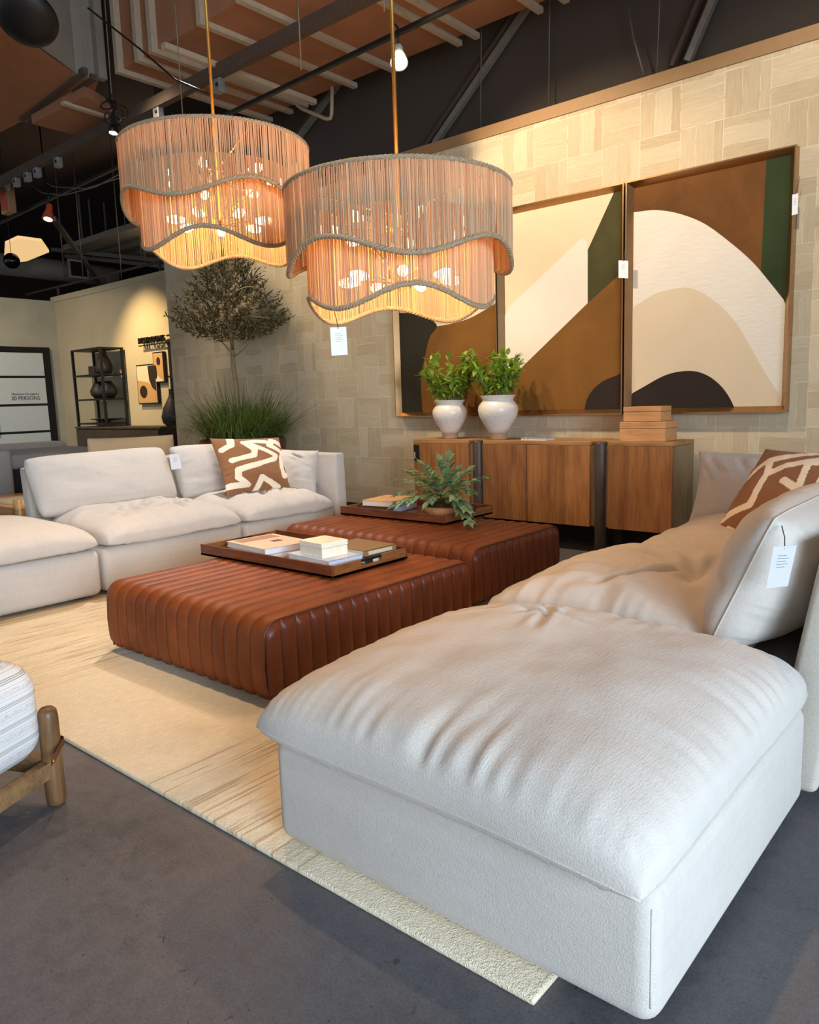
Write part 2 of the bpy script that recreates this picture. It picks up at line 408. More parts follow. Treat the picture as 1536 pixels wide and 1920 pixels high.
def sphere(bm, c, r, sx=1, sy=1, sz=1, n=12):
    g = bmesh.ops.create_uvsphere(bm, u_segments=n, v_segments=max(6, n//2+2), radius=r)['verts']
    for v in g: v.co = Vector((v.co.x*sx, v.co.y*sy, v.co.z*sz))+Vector(c)
    return bm
def smoothstep(a, b, x):
    t = max(0, min(1, (x-a)/(b-a))); return t*t*(3-2*t)
def pillow(bl, br, tr, tl, tf, tb, n=44, m=44, pinch=.05, pw=3, q=.55, wr=.006, lump=.01, seed=0, dimples=(), sag=None, creases=(), matfn=None, gfreq=11, corner=.0):
    """stuffed cushion over a quad; front side bulges along the quad normal"""
    bl, br, tr, tl = map(Vector, (bl, br, tr, tl))
    Nn = ((br-bl).cross(tl-bl)).normalized()
    W = (br-bl).length; H = (tl-bl).length
    bm = bmesh.new(); off = Vector((seed*7.3, seed*3.1, seed*1.7))
    def P(u, v):
        ck = 1-corner*(abs(u)*abs(v))**5
        a = u*(1-pinch*(1-v*v)*u*u)*ck; b = v*(1-pinch*(1-u*u)*v*v)*ck
        s, t = (a+1)/2, (b+1)/2
        p = bl*(1-s)*(1-t)+br*s*(1-t)+tr*s*t+tl*(1-s)*t
        if sag: p = p+Vector((0, 0, sag(u, v)))
        return p
    def prof(u, v): return (max(0, 1-abs(u)**pw)*max(0, 1-abs(v)**pw))**q
    def disp(u, v, side):
        t = prof(u, v)
        e = min(1-abs(u), 1-abs(v))
        s = (u if (1-abs(v)) < (1-abs(u)) else v)
        g = noise.noise(Vector((s*gfreq*(W if (1-abs(v)) < (1-abs(u)) else H), e*1.5, seed*5+side)))
        g += .5*noise.noise(Vector((s*gfreq*2.1+9, e*2, seed)))
        d = wr*g*(.35+1.3*max(0, noise.noise(Vector((s*2.2, seed, side+4)))+.35))*math.exp(-e*6.5)*smoothstep(0, .06, e)*2.0
        d += lump*t*noise.noise(Vector((u*1.6, v*1.6, side*3))+off)
        d += lump*.35*t*noise.noise(Vector((u*5, v*5, side*3))+off)
        if side > 0:
            for (du, dv, dd, dr) in dimples:
                r2 = ((u-du)**2+(v-dv)**2)/(dr*dr); ang = math.atan2(v-dv, u-du)
                dd *= 1.5; d -= dd*math.exp(-r2)
                d += dd*.35*math.exp(-r2*.45)*min(1, r2)*math.sin(ang*7+seed)
            for (u0, v0, u1, v1, dd, ww) in creases:
                dd *= 1.7; L2 = (u1-u0)**2+(v1-v0)**2; k = max(0, min(1, ((u-u0)*(u1-u0)+(v-v0)*(v1-v0))/L2))
                dist = math.hypot(u-u0-k*(u1-u0), v-v0-k*(v1-v0)); fade = math.sin(math.pi*min(.98, max(.02, k)))
                x = dist/ww
                d += dd*fade*(math.exp(-(x-1.6)**2)*.7-math.exp(-x*x))
        return d
    top = {}; bot = {}
    us = [math.sin(math.pi/2*(-1+2*i/n))*.55+(-1+2*i/n)*.45 for i in range(n+1)]
    vs = [math.sin(math.pi/2*(-1+2*j/m))*.55+(-1+2*j/m)*.45 for j in range(m+1)]
    for i, u in enumerate(us):
        for j, v in enumerate(vs):
            p = P(u, v); t = prof(u, v)
            top[i, j] = bm.verts.new(p+Nn*(tf*t+disp(u, v, 1)*min(1, t*3)))
            if i in (0, n) or j in (0, m): bot[i, j] = top[i, j]
            else: bot[i, j] = bm.verts.new(p-Nn*(tb*t+disp(u, v, -1)*min(1, t*3)))
    for i in range(n):
        for j in range(m):
            f = bm.faces.new((top[i, j], top[i+1, j], top[i+1, j+1], top[i, j+1]))
            if matfn: f.material_index = matfn((us[i]+us[i+1])/2, (vs[j]+vs[j+1])/2, 1)
            f2 = bm.faces.new((bot[i, j], bot[i, j+1], bot[i+1, j+1], bot[i+1, j]))
            if matfn: f2.material_index = matfn((us[i]+us[i+1])/2, (vs[j]+vs[j+1])/2, -1)
    return bm
def seam(parent, bl, br, tr, tl, pinch=.02, corner=.05, sag=None, r=.0028, sides='bltr'):
    """stitched edge of a stuffed cushion"""
    bl, br, tr, tl = map(Vector, (bl, br, tr, tl)); bm = bmesh.new()
    def P(u, v):
        ck = 1-corner*(abs(u)*abs(v))**5
        a = u*(1-pinch*(1-v*v)*u*u)*ck; b = v*(1-pinch*(1-u*u)*v*v)*ck; s_, t_ = (a+1)/2, (b+1)/2
        p = bl*(1-s_)*(1-t_)+br*s_*(1-t_)+tr*s_*t_+tl*(1-s_)*t_
        return p+Vector((0, 0, sag(u, v))) if sag else p
    for sd in sides:
        q = [-1+2*i/40 for i in range(41)]
        tube(bm, [P(*{'b': (k, -1), 't': (k, 1), 'l': (-1, k), 'r': (1, k)}[sd]) for k in q], r, 6)
    obj('seam', bm, M['linen_back'], parent)
def text(name, body, size, mat, parent, origin, xdir, zdir, ext=.001, align='CENTER'):
    cu = bpy.data.curves.new(name, 'FONT'); cu.body = body; cu.size = size; cu.extrude = ext; cu.align_x = align; cu.align_y = 'CENTER'
    tmp = bpy.data.objects.new(name+'_tmp', cu); col.objects.link(tmp)
    dg = bpy.context.evaluated_depsgraph_get(); me = bpy.data.meshes.new_from_object(tmp.evaluated_get(dg))
    bpy.data.objects.remove(tmp); bpy.data.curves.remove(cu)
    xd = Vector(xdir).normalized(); zd = Vector(zdir).normalized(); nd = xd.cross(zd)
    mm = Matrix.Identity(4)
    for i in range(3): mm[i][0], mm[i][1], mm[i][2], mm[i][3] = xd[i], zd[i], nd[i], origin[i]
    me.transform(mm)
    bm = bmesh.new(); bm.from_mesh(me); bpy.data.meshes.remove(me)
    return flat(name, bm, mat, parent)

# ------------------------------------------------------------------ the room shell
WY = 5.66
struct(flat('floor', B(-30, 6, -6, 18, -.1, 0), M['floor']))
struct(flat('wall_back', B(-8.86, 6, WY, WY+.18, 0, 3.45), M['wallpaper']))
struct(flat('trim_1', B(-8.86, 6, WY-.012, WY, 3.36, 3.45), M['trim']))
struct(flat('baseboard_back', B(-8.86, 6, WY-.015, WY, 0, .14), M['baseboard']))
struct(flat('wall_back_upper', B(-9.4, 6, 6.05, 6.25, 2.2, 6.3), M['dark_wall']))
struct(flat('wall_hall', B(-13.6, -8.4, 6.4, 6.52, 0, 3.15), M['hall_wall']))
struct(flat('trim_2', B(-13.6, -8.4, 6.385, 6.4, 3.06, 3.15), M['hall_wall']))
struct(flat('wall_left', B(-13.7, -13.5, -3, 6.4, 0, 3.08), M['left_wall']))
struct(flat('ceiling', B(-30, 6, -6, 18, 6.3, 6.4), M['deck']))
struct(flat('wall_far', B(-30, 6, 17.8, 18, 0, 6.3), M['dark_wall']))
struct(flat('wall_far_left', B(-30, -29.8, -6, 18, 0, 6.3), M['dark_wall']))

# ------------------------------------------------------------------ rug
bm = bmesh.new(); box(bm, -5.0, -.715, 1.16, 4.56, 0, .018, .006, 2)
tag(rebase(obj('area_rug', bm, M['rug']), (-2.85, 2.86, 0)), 'large cream wool rug with thin brown streaks on the concrete floor', 'rug')
RZ = .018

# ------------------------------------------------------------------ leather ottomans
def ottoman(name, label, x0, x1, y0, y1, zt, nribs, nside):
    zb = RZ+.022; r = .085
    t = thing(name, label, 'ottoman', ((x0+x1)/2, (y0+y1)/2, RZ))
    # outline in the y-z plane
    prof = []
    prof.append((y0+.02, zb)); prof.append((y0+.004, zb+.03))
    for k in range(1, 8): prof.append((y0-.006+.006*abs(k-4)/4, zb+.03+(zt-r-zb-.03)*k/8))
    for k in range(0, 9): a = math.pi-math.pi/2*k/8; prof.append((y0+r+r*math.cos(a), zt-r+r*math.sin(a)))
    for k in range(1, 16): prof.append((y0+r+(y1-y0-2*r)*k/16, zt))
    for k in range(0, 9): a = math.pi/2-math.pi/2*k/8; prof.append((y1-r+r*math.cos(a), zt-r+r*math.sin(a)))
    for k in range(1, 8): prof.append((y1+.006-.006*abs(k-4)/4, zt-r+(zb+.03-zt+r)*k/8))
    prof.append((y1-.004, zb+.03)); prof.append((y1-.02, zb))
    prof = [Vector((0, a, b)) for a, b in prof]
    nrm = []
    for i in range(len(prof)):
        tt = (prof[min(i+1, len(prof)-1)]-prof[max(i-1, 0)]).normalized(); nrm.append(Vector((0, -tt.z, tt.y)))
    bm = bmesh.new(); per = 16; tot = nribs*per; grid = []
    for i in range(tot+1):
        x = x0+(x1-x0)*i/tot; ph = (i % per)/per
        b = .008*abs(math.sin(math.pi*ph))**.8+.007*(1-abs(2*ph-1)**10)
        row = []
        for p, q in zip(prof, nrm):
            wob = .0022*noise.noise(Vector((p.y*3, p.z*5, int(i/per)*3.3)))
            row.append(bm.verts.new(p+Vector((x, 0, 0))+q*(b-.012+wob)))
        grid.append(row)
    for a, b in zip(grid, grid[1:]):
        for k in range(len(a)-1): bm.faces.new((a[k], a[k+1], b[k+1], b[k]))
    bm.faces.new([g[0] for g in grid]+[g[-1] for g in grid][::-1])
    obj('body', bm, M['leather'], t)
    def ztop(y):
        for a, c in ((y0, 1), (y1, -1)):
            d = (y-a)*c
            if d < r: return zt-r+math.sqrt(max(0, r*r-(r-max(d, 0))**2))
        return zt
    for sx, xe in ((1, x1), (-1, x0)):
        bm = bmesh.new(); per = 14; tot = nside*per; nz = 22; grid = []
        for i in range(tot+1):
            y = y0+.012+(y1-y0-.024)*i/tot; ph = (i % per)/per
            b = .5*abs(math.sin(math.pi*ph))**.8+.5*(1-abs(2*ph-1)**8)
            row = []
            for k in range(nz+1):
                z = zb+(ztop(y)-.012-zb)*k/nz
                dz = ztop(y)-z
                e = smoothstep(0, .05, dz)*smoothstep(0, .03, z-zb+.004)
                e0 = min(1, (y-y0)/.05, (y1-y)/.05)
                row.append(bm.verts.new((xe+sx*(-.004+.020*b*e+.008*math.sqrt(max(0, e*e0))), y, z)))
            grid.append(row)
        for a, b in zip(grid, grid[1:]):
            for k in range(nz): bm.faces.new((a[k], a[k+1], b[k+1], b[k]))
        obj('side_panel', bm, M['leather_side_shaded'], t)
        pts = [Vector((xe+sx*.002, p.y, p.z))-q*.007 for p, q in zip(prof, nrm)]
        obj('piping', T(pts, .0055, 6), M['piping'], t)
    for fx in (x0+.12, x1-.12):
        for fy in (y0+.12, y1-.12): flat('foot', B(fx-.03, fx+.03, fy-.03, fy+.03, RZ, zb+.004), M['black_metal'], t)
    return t
ottoman('leather_ottoman', 'square channelled cognac leather ottoman nearest the rug edge, holding the tray with the white box', -3.51, -2.31, 1.78, 3.16, .365, 14, 17)
ottoman('leather_ottoman', 'channelled cognac leather ottoman farther back, in front of the wooden sideboard, holding the fern tray', -4.05, -2.46, 3.38, 4.35, .365, 18, 12)

# ------------------------------------------------------------------ modular sofas
def base_box(name, parent, x0, x1, y0, y1, z0, z1, mat, bev=.045):
    return obj(name, B(x0, x1, y0, y1, z0, z1, bev=bev, seg=5), mat, parent)
def feet(parent, x0, x1, y0, y1, z1):
    for fx in (x0+.12, x1-.12):
        for fy in (y0+.12, y1-.12): flat('foot', B(fx-.035, fx+.035, fy-.035, fy+.035, .0 if fx > -.8 or fy < 1.15 else RZ, z1+.01), M['black_metal'], parent)
BZ = .035
t = thing('sofa_ottoman', 'large cream linen ottoman with an overstuffed cushion at the open end of the right sofa', 'ottoman', (-1.0, 1.72, 0))
base_box('base', t, -1.545, -.487, 1.2, 2.25, BZ, .325, M['linen'], .042); feet(t, -1.545, -.487, 1.2, 2.25, BZ)
def sagA(u, v): return -.030*max(0, u)**3*max(0, -v)**3 - .006*(1-abs(v))*0
obj('seat_cushion', pillow((-1.575, 1.135, .365), (-.470, 1.130, .358), (-.462, 2.26, .362), (-1.585, 2.27, .372), .182, .055, 130, 130, .012, 3.4, .36, .016, .018, 3, corner=.045,
    dimples=[(-.25, .45, .012, .10)], creases=[(-.7, .5, .1, .42, .010, .03), (-.35, .85, -.1, .1, .008, .03), (-.9, .2, -.4, .5, .006, .03)], sag=sagA, gfreq=9), M['linen'], t)
seam(t, (-1.575, 1.135, .365), (-.470, 1.130, .358), (-.462, 2.26, .362), (-1.585, 2.27, .372), .012, .045, sagA, .002, 'br')
bm = T([(-.487-.0125, 1.2+.0125, z) for z in (.08, .12, .2, .28)], .0018, 5)
obj('seam', bm, M['linen'], t)

t = thing('sofa_module', 'cream linen seat module of the right sofa with the tagged back cushion', 'sofa', (-1.0, 2.85, 0))
base_box('base', t, -1.5, -.60, 2.28, 3.36, BZ, .325, M['linen']); feet(t, -1.5, -.6, 2.28, 3.36, BZ)
obj('seat_cushion', pillow((-1.66, 2.28, .375), (-.70, 2.28, .38), (-.70, 3.37, .39), (-1.61, 3.37, .385), .175, .055, 80, 84, .015, 3.2, .40, .014, .035, 8, corner=.05,
    dimples=[(.35, .0, .055, .20), (-.1, -.45, .02, .3)], creases=[(-.7, .35, .3, .05, .015, .05), (-.2, -.75, .3, -.05, .012, .05)]), M['linen'], t)
# leaning back panel
def slab(name, parent, pts, d, mat, bev=.02):
    bm = Prism(pts, d); bmesh.ops.recalc_face_normals(bm, faces=bm.faces)
    bmesh.ops.bevel(bm, geom=list(bm.edges), offset=bev, segments=3, profile=.5, affect='EDGES')
    return obj(name, bm, mat, parent)
def lean(y): return [(-.60, y, BZ), (-.465, y, BZ), (-.365, y, .79), (-.475, y, .79)]
slab('back_panel', t, lean(2.285), (0, 1.075, 0), M['linen_back'])
obj('back_cushion', pillow((-.78, 2.27, .415), (-.78, 3.36, .42), (-.60, 3.36, .84), (-.60, 2.27, .84), .19, .15, 64, 60, .02, 3.0, .5, .010, .016, 4, gfreq=8, corner=.05), M['linen'], t)

seam(t, (-.78, 2.27, .415), (-.78, 3.36, .42), (-.60, 3.36, .84), (-.60, 2.27, .84), .02, .05, None, .003, 'lt')
seam(t, (-1.66, 2.28, .375), (-.70, 2.28, .38), (-.70, 3.37, .39), (-1.61, 3.37, .385), .015, .05, None, .0025, 'lb')

t = thing('sofa_corner', 'cream linen corner module of the right sofa, against the wall beside the sideboard', 'sofa', (-1.0, 3.93, 0))
base_box('base', t, -1.5, -.6, 3.39, 4.46, BZ, .325, M['linen']); feet(t, -1.5, -.6, 3.39, 4.46, BZ)
obj('seat_cushion', pillow((-1.58, 3.39, .38), (-.70, 3.39, .39), (-.70, 4.44, .39), (-1.58, 4.44, .38), .165, .055, 60, 60, .015, 3.2, .40, .014, .035, 12, corner=.05,
    dimples=[(.4, .0, .05, .22)], creases=[(-.6, .1, .4, -.2, .014, .05)]), M['linen'], t)
slab('back_panel', t, lean(3.39), (0, 1.075, 0), M['linen_back'])
slab('end_panel', t, [(-1.5, 4.47, BZ), (-1.5, 4.60, BZ), (-1.5, 4.64, .79), (-1.5, 4.54, .79)], (1.03, 0, 0), M['linen_back'])
obj('end_cushion', pillow((-1.62, 4.36, .43), (-.62, 4.36, .43), (-.62, 4.46, .845), (-1.60, 4.46, .845), .13, .10, 50, 44, .05, 3.2, .6, .012, .016, 6, creases=[(-.85, .85, -.6, .3, .014, .05), (-.5, .9, -.35, .4, .012, .05), (-.9, .6, -.75, .1, .01, .04)]), M['linen'], t)
obj('back_cushion', pillow((-.67, 3.39, .45), (-.67, 4.30, .45), (-.53, 4.30, .83), (-.53, 3.39, .83), .08, .08, 36, 36, .04, 3.2, .6, .008, .016, 5), M['linen'], t)

LX0, LX1 = -5.62, -4.56
t = thing('sofa_ottoman', 'cream linen ottoman at the near end of the left sofa', 'ottoman', (-5.1, 1.74, 0))
base_box('base', t, LX0, LX1, 1.2, 2.30, BZ, .325, M['linen']); feet(t, LX0, LX1, 1.2, 2.3, BZ)
obj('seat_cushion', pillow((LX0-.03, 1.12, .362), (LX1+.05, 1.12, .362), (LX1+.05, 2.31, .362), (LX0-.03, 2.31, .362), .165, .05, 60, 60, .015, 3.4, .38, .006, .012, 15, corner=.05), M['linen'], t)
t = thing('sofa_module', 'cream linen middle seat module of the left sofa with a wide back cushion', 'sofa', (-5.1, 2.87, 0))
base_box('base', t, LX0, LX1, 2.32, 3.41, BZ, .325, M['linen']); feet(t, LX0, LX1, 2.32, 3.41, BZ)
obj('seat_cushion', pillow((LX0+.15, 2.325, .37), (LX1+.045, 2.325, .352), (LX1+.045, 3.405, .352), (LX0+.15, 3.405, .37), .168, .045, 90, 90, .015, 3.2, .38, .012, .035, 21, corner=.05,
    dimples=[(.3, .35, .05, .16), (.0, -.15, .04, .16), (.35, -.45, .02, .2)], creases=[(.0, .6, .55, .3, .016, .04), (-.3, .1, .3, .35, .014, .04), (.1, -.5, .5, -.1, .014, .04), (.2, .2, .8, .25, .014, .04)]), M['linen'], t)
slab('back_panel', t, [(LX0-.02, 2.325, BZ), (LX0+.09, 2.325, BZ), (LX0+.03, 2.325, .80), (LX0-.08, 2.325, .80)], (0, 1.08, 0), M['linen_back'])
obj('back_cushion', pillow((-5.32, 2.28, .46), (-5.32, 3.37, .46), (-5.50, 3.37, .885), (-5.50, 2.26, .875), .125, .11, 56, 40, .015, 3.2, .40, .006, .012, 31, corner=.05), M['linen'], t)
t = thing('sofa_corner', 'cream linen corner module of the left sofa with a side panel toward the tiled wall', 'sofa', (-5.1, 3.96, 0))
base_box('base', t, LX0, LX1, 3.43, 4.36, BZ, .325, M['linen']); feet(t, LX0, LX1, 3.43, 4.36, BZ)
obj('seat_cushion', pillow((LX0+.15, 3.415, .375), (LX1+.04, 3.415, .352), (LX1+.04, 4.34, .352), (LX0+.15, 4.34, .37), .152, .045, 80, 74, .015, 3.2, .38, .012, .03, 26, corner=.05,
    dimples=[(.2, -.1, .045, .18), (.4, .4, .03, .16)], creases=[(-.2, .2, .4, .1, .014, .04), (.1, -.6, .5, -.2, .014, .04), (.3, .3, .8, .5, .012, .04)]), M['linen'], t)
slab('back_panel', t, [(LX0-.02, 3.425, BZ), (LX0+.09, 3.425, BZ), (LX0+.03, 3.425, .80), (LX0-.08, 3.425, .80)], (0, 1.08, 0), M['linen_back'])
slab('end_panel', t, [(LX0, 4.37, BZ), (LX0, 4.51, BZ), (LX0, 4.49, .775), (LX0, 4.39, .775)], (LX1-LX0, 0, 0), M['linen'], .018)
obj('back_cushion', pillow((-5.32, 3.40, .46), (-5.32, 4.30, .46), (-5.48, 4.34, .855), (-5.48, 3.40, .885), .125, .11, 50, 40, .015, 3.2, .40, .006, .014, 33, corner=.05), M['linen'], t)
obj('end_cushion', pillow((-5.40, 4.24, .44), (-4.66, 4.24, .44), (-4.70, 4.33, .80), (-5.42, 4.33, .815), .12, .06, 44, 40, .05, 3.2, .55, .014, .018, 36, creases=[(.2, .8, .75, .55, .014, .05), (-.3, .9, .1, .4, .012, .05)]), M['linen'], t)

# patterned throw pillows
def polymask(lines, wd):
    def fn(u, v, side):
        if side < 0: return 0
        for ln_ in lines:
            for (a, b), (c, d) in zip(ln_, ln_[1:]):
                L2 = (c-a)**2+(d-b)**2; k = max(0, min(1, ((u-a)*(c-a)+(v-b)*(d-b))/L2))
                if math.hypot(u-a-k*(c-a), v-b-k*(d-b)) < wd*(1+.35*noise.noise(Vector((u*2, v*2, 1)))): return 1
        return 0
    return fn
LA = [[(-.50, .98), (-.60, .62), (-.86, .50)],
      [(.42, .74), (.12, .78), (-.22, .72), (.02, .40), (-.05, .20), (-.70, .08)],
      [(-.18, .72), (.62, .16), (.52, .02), (-.05, -.16), (-.62, -.28), (-.66, -.52), (-.42, -.80), (-.98, -.74)],
      [(-.18, -1.0), (.02, -.60), (.50, -.98)],
      [(.98, .60), (.66, .82), (.50, .56), (.92, .30), (.80, .06), (.72, -.30), (.74, -.62), (1.0, -.50)]]
th = thing('throw_pillow', 'square brown throw pillow with cream zigzag lines on the left sofa', 'pillow', (-5.0, 4.0, .5))
obj('cover', pillow(ux(426, 930, -4.90), ux(549, 915, -4.90), ux(523, 820, -5.18), ux(393, 822, -5.18), .075, .07, 150, 150, .055, 2.6, .6, .008, .010, 41, matfn=polymask(LA, .088)), [M['pillow_brown'], M['pillow_cream']], th)
LB = [[(-.95, .1), (-.55, .62), (-.1, .80), (.3, .95)],
      [(-.92, -.62), (-.30, -.36), (-.35, .30), (-.5, .62)], [(-.35, .30), (-.05, .52), (.45, .70)],
      [(.1, .2), (.5, .05), (.35, .62), (.75, .72), (.78, .1), (.5, .05)], [(-.9, -.95), (-.6, -.85), (-.2, -.95)], [(.2, -.3), (.7, -.5), (.9, -.2)]]
th = thing('throw_pillow', 'dark brown throw pillow with cream shapes on the right sofa', 'pillow', (-1.0, 3.95, .5))
obj('cover', pillow((-1.27, 3.72, .475), (-.83, 3.50, .475), (-.67, 3.86, .895), (-1.13, 4.08, .895), .075, .07, 130, 130, .055, 2.6, .6, .008, .010, 43, matfn=polymask(LB, .075)), [M['pillow_brown'], M['pillow_cream']], th)

# ------------------------------------------------------------------ striped chair at the left edge
PB = uz(107, 1507, 0); PB.z = 0
a = uz(92, 1432, .15); b = uz(0, 1492, .15); dr = (b-a); dr.z = 0; dr.normalize()
nr = Vector((-dr.y, dr.x, 0))           # face normal, toward the camera side
if nr.dot(-PB) < 0: nr = -nr
t = thing('accent_chair', 'white striped cotton armchair on oak posts at the left frame edge', 'armchair', PB)
def loc_(s, q, z): return PB+dr*s-nr*q+Vector((0, 0, z))
for s, q in ((0, 0), (.78, 0), (0, .72), (.78, .72)):
    c = loc_(s, q, 0); h = .315
    pr = [(.020, 0), (.027, .010), (.029, .03)]+[(.0295, .03+(h-.06)*k/6) for k in range(1, 6)]+[(.029, h-.03), (.026, h-.012), (.018, h-.003), (.006, h)]
    obj('post', Lathe(pr, c, 24), M['oak_post'], t)
bm = bmesh.new()
for s0, q0, s1, q1 in ((0, 0, .78, 0), (0, .72, .78, .72), (0, 0, 0, .72), (.78, 0, .78, .72)):
    bar(bm, loc_(s0, q0, .125), loc_(s1, q1, .125), .03, .05)
flat('rail', bm, M['oak_rail'], t)
bm = B(-.03, .90, 0, .66, 0, .325, bev=.085, seg=8)
for v in bm.verts:
    x, y, z = v.co
    v.co = loc_(.018+x, .022+y, .150+z)+nr*.030*math.sin(math.pi*min(1, max(0, z/.32)))
obj('upholstery', bm, M['striped'], t)
pts = [loc_(.075*math.cos(q)*1.0+.03, .0-.036*math.sin(q), .185) for q in [0, .4, .8, 1.2, 1.6, 2.0, 2.4, 2.8, 3.2]]
bm = bmesh.new()
sp = []
for k in range(24):
    an = math.pi*1.35*k/23-.35*math.pi
    sp.append(loc_(-.033*math.cos(an-.5), -.033*math.sin(an), .192-.0*k))
ends = [loc_(.11, -.040, .186)]
path = [loc_(.0, .036, .196), loc_(-.028, .024, .197), loc_(-.037, 0, .197), loc_(-.028, -.026, .197), loc_(.0, -.037, .195), loc_(.04, -.056, .190), loc_(.085, -.072, .184)]
rows = [[bm.verts.new(p+Vector((0, 0, dz))) for dz in (-.012, .012)] for p in path]
for a_, b_ in zip(rows, rows[1:]): bm.faces.new((a_[0], a_[1], b_[1], b_[0]))
r_ = bmesh.ops.solidify(bm, geom=list(bm.faces), thickness=.003)
st_ = obj('strap', bm, M['strap'], t, label='brown leather strap')
obj('rivet', sphere(bmesh.new(), loc_(.078, -.074, .185), .005, n=10), M['brass'], st_)

# ------------------------------------------------------------------ trays
def tray(name, label, x0, x1, y0, y1, z):
    t = thing(name, label, 'tray', ((x0+x1)/2, (y0+y1)/2, z)); h = .062; w_ = .013
    flat('bottom', B(x0, x1, y0, y1, z, z+.012), M['walnut'], t)
    for yy in (y0, y1-w_): flat('long_side', B(x0, x1, yy, yy+w_, z, z+h, bev=.0015, seg=1), M['walnut'], t)
    for xx in (x0, x1-w_):
        bm = bmesh.new(); ym = (y0+y1)/2; hw = .075
        box(bm, xx, xx+w_, y0+w_, y1-w_, z, z+.026); box(bm, xx, xx+w_, y0+w_, ym-hw, z+.026, z+h-.004); box(bm, xx, xx+w_, ym+hw, y1-w_, z+.026, z+h-.004)
        flat('short_side', bm, M['walnut_y'], t)
        flat('handle', B(xx+.002, xx+w_-.002, ym-hw, ym+hw, z+h-.018, z+h-.006), M['black_metal'], t, label='black metal handle bar')
    return t
TZ = .3705
tray('serving_tray', 'walnut tray with books and a white box on the nearer leather ottoman', -3.64, -2.575, 2.42, 2.965, TZ)
tray('serving_tray', 'walnut tray with books and a fern on the farther leather ottoman', -4.03, -3.06, 3.90, 4.47, TZ)
def book(label, corners, z, h, cover, spine_side=None, page=(236, 230, 218), rot=0, extras=None):
    x0, x1, y0, y1 = corners; cx, cy = (x0+x1)/2, (y0+y1)/2
    t = thing('book', label, 'book', (cx, cy, z))
    mm = Matrix.Translation((cx, cy, 0)) @ Matrix.Rotation(R(rot), 4, 'Z') @ Matrix.Translation((-cx, -cy, 0))
    mt = plain('book_cover', S(*cover), .45, vary=.04); mp = plain('book_pages', S(*page), .8, vary=.03)
    bm = bmesh.new(); box(bm, x0, x1, y0, y1, z, z+.003); box(bm, x0, x1, y0, y1, z+h-.003, z+h)
    s = spine_side or 'w'
    if s == 'e': box(bm, x1-.003, x1, y0, y1, z, z+h)
    elif s == 's': box(bm, x0, x1, y0, y0+.003, z, z+h)
    elif s == 'w': box(bm, x0, x0+.003, y0, y1, z, z+h)
    else: box(bm, x0, x1, y1-.003, y1, z, z+h)
    bm.transform(mm); flat('cover', bm, mt, t)
    bm = B(x0+.005, x1-.005, y0+.005, y1-.005, z+.003, z+h-.003); bm.transform(mm); flat('pages', bm, mp, t)
    for (nm, bx, c) in (extras or []):
        bm = B(*bx); bm.transform(mm); flat(nm, bm, plain('book_'+nm, S(*c), .5, vary=.03), t)
    return t
z0 = TZ+.0125
# near tray, left stack
book('thin white book at the bottom of the left stack on the near tray', (-3.50, -3.12, 2.50, 2.80), z0, .028, (226, 230, 236), 'e', rot=-6)
book('large white art book with a tan landscape cover on top of the near tray stack', (-3.52, -3.13, 2.50, 2.81), z0+.0285, .030, (222, 196, 172), 'e', rot=-6,
     extras=[('cover_picture', (-3.50, -3.40, 2.53, 2.78, z0+.0585, z0+.0590), (176, 124, 90)), ('cover_mark', (-3.33, -3.28, 2.66, 2.72, z0+.0585, z0+.0592), (108, 66, 46)), ('spine', (-3.1295, -3.129, 2.503, 2.807, z0+.030, z0+.057), (214, 222, 236))])
# near tray, right stacks
book('black spined book with a white title block under the patterned book', (-2.93, -2.61, 2.70, 2.93), z0, .036, (40, 36, 36), 'e', rot=-3,
     extras=[('title_block', (-2.6098, -2.6088, 2.75, 2.83, z0+.006, z0+.030), (206, 214, 222))])
book('brown marbled book lying on the black spined book', (-2.92, -2.62, 2.70, 2.93), z0+.0365, .032, (140, 112, 76), 'e', rot=-3,
     extras=[('spine_title', (-2.6198, -2.6188, 2.73, 2.90, z0+.044, z0+.062), (206, 194, 170))])
book('flat tan book under the pale blue book on the near tray', (-2.99, -2.67, 2.47, 2.69), z0, .022, (206, 186, 160), 'e', rot=-5)
book('pale blue book under the white box on the near tray', (-2.97, -2.63, 2.475, 2.69), z0+.0225, .034, (196, 206, 226), 'e', rot=-5)
t = thing('keepsake_box', 'small off-white lidded box on the pale blue book', 'box', (-2.83, 2.60, z0+.0565))
mm = Matrix.Translation((-2.80, 2.58, 0)) @ Matrix.Rotation(R(-6), 4, 'Z') @ Matrix.Translation((2.80, -2.58, 0))
bm = B(-2.885, -2.70, 2.495, 2.655, z0+.0565, z0+.105, bev=.003); bm.transform(mm); flat('body', bm, M['white_box'], t)
bm = B(-2.887, -2.698, 2.493, 2.657, z0+.106, z0+.132, bev=.003); bm.transform(mm); flat('lid', bm, M['white_box'], t)
# far tray
book('thick dark brown book at the bottom of the far tray stack', (-3.96, -3.66, 4.03, 4.36), z0, .045, (84, 66, 58), 's', rot=8, extras=[('back_edge', (-3.6602, -3.6592, 4.04, 4.35, z0+.004, z0+.041), (170, 186, 210))])
book('white paged book with an orange cover on top of the far tray stack', (-3.95, -3.67, 4.04, 4.37), z0+.0455, .040, (226, 172, 112), 'e', (238, 226, 214), 8, extras=[('spine', (-3.6702, -3.6692, 4.045, 4.365, z0+.048, z0+.083), (190, 200, 218))])

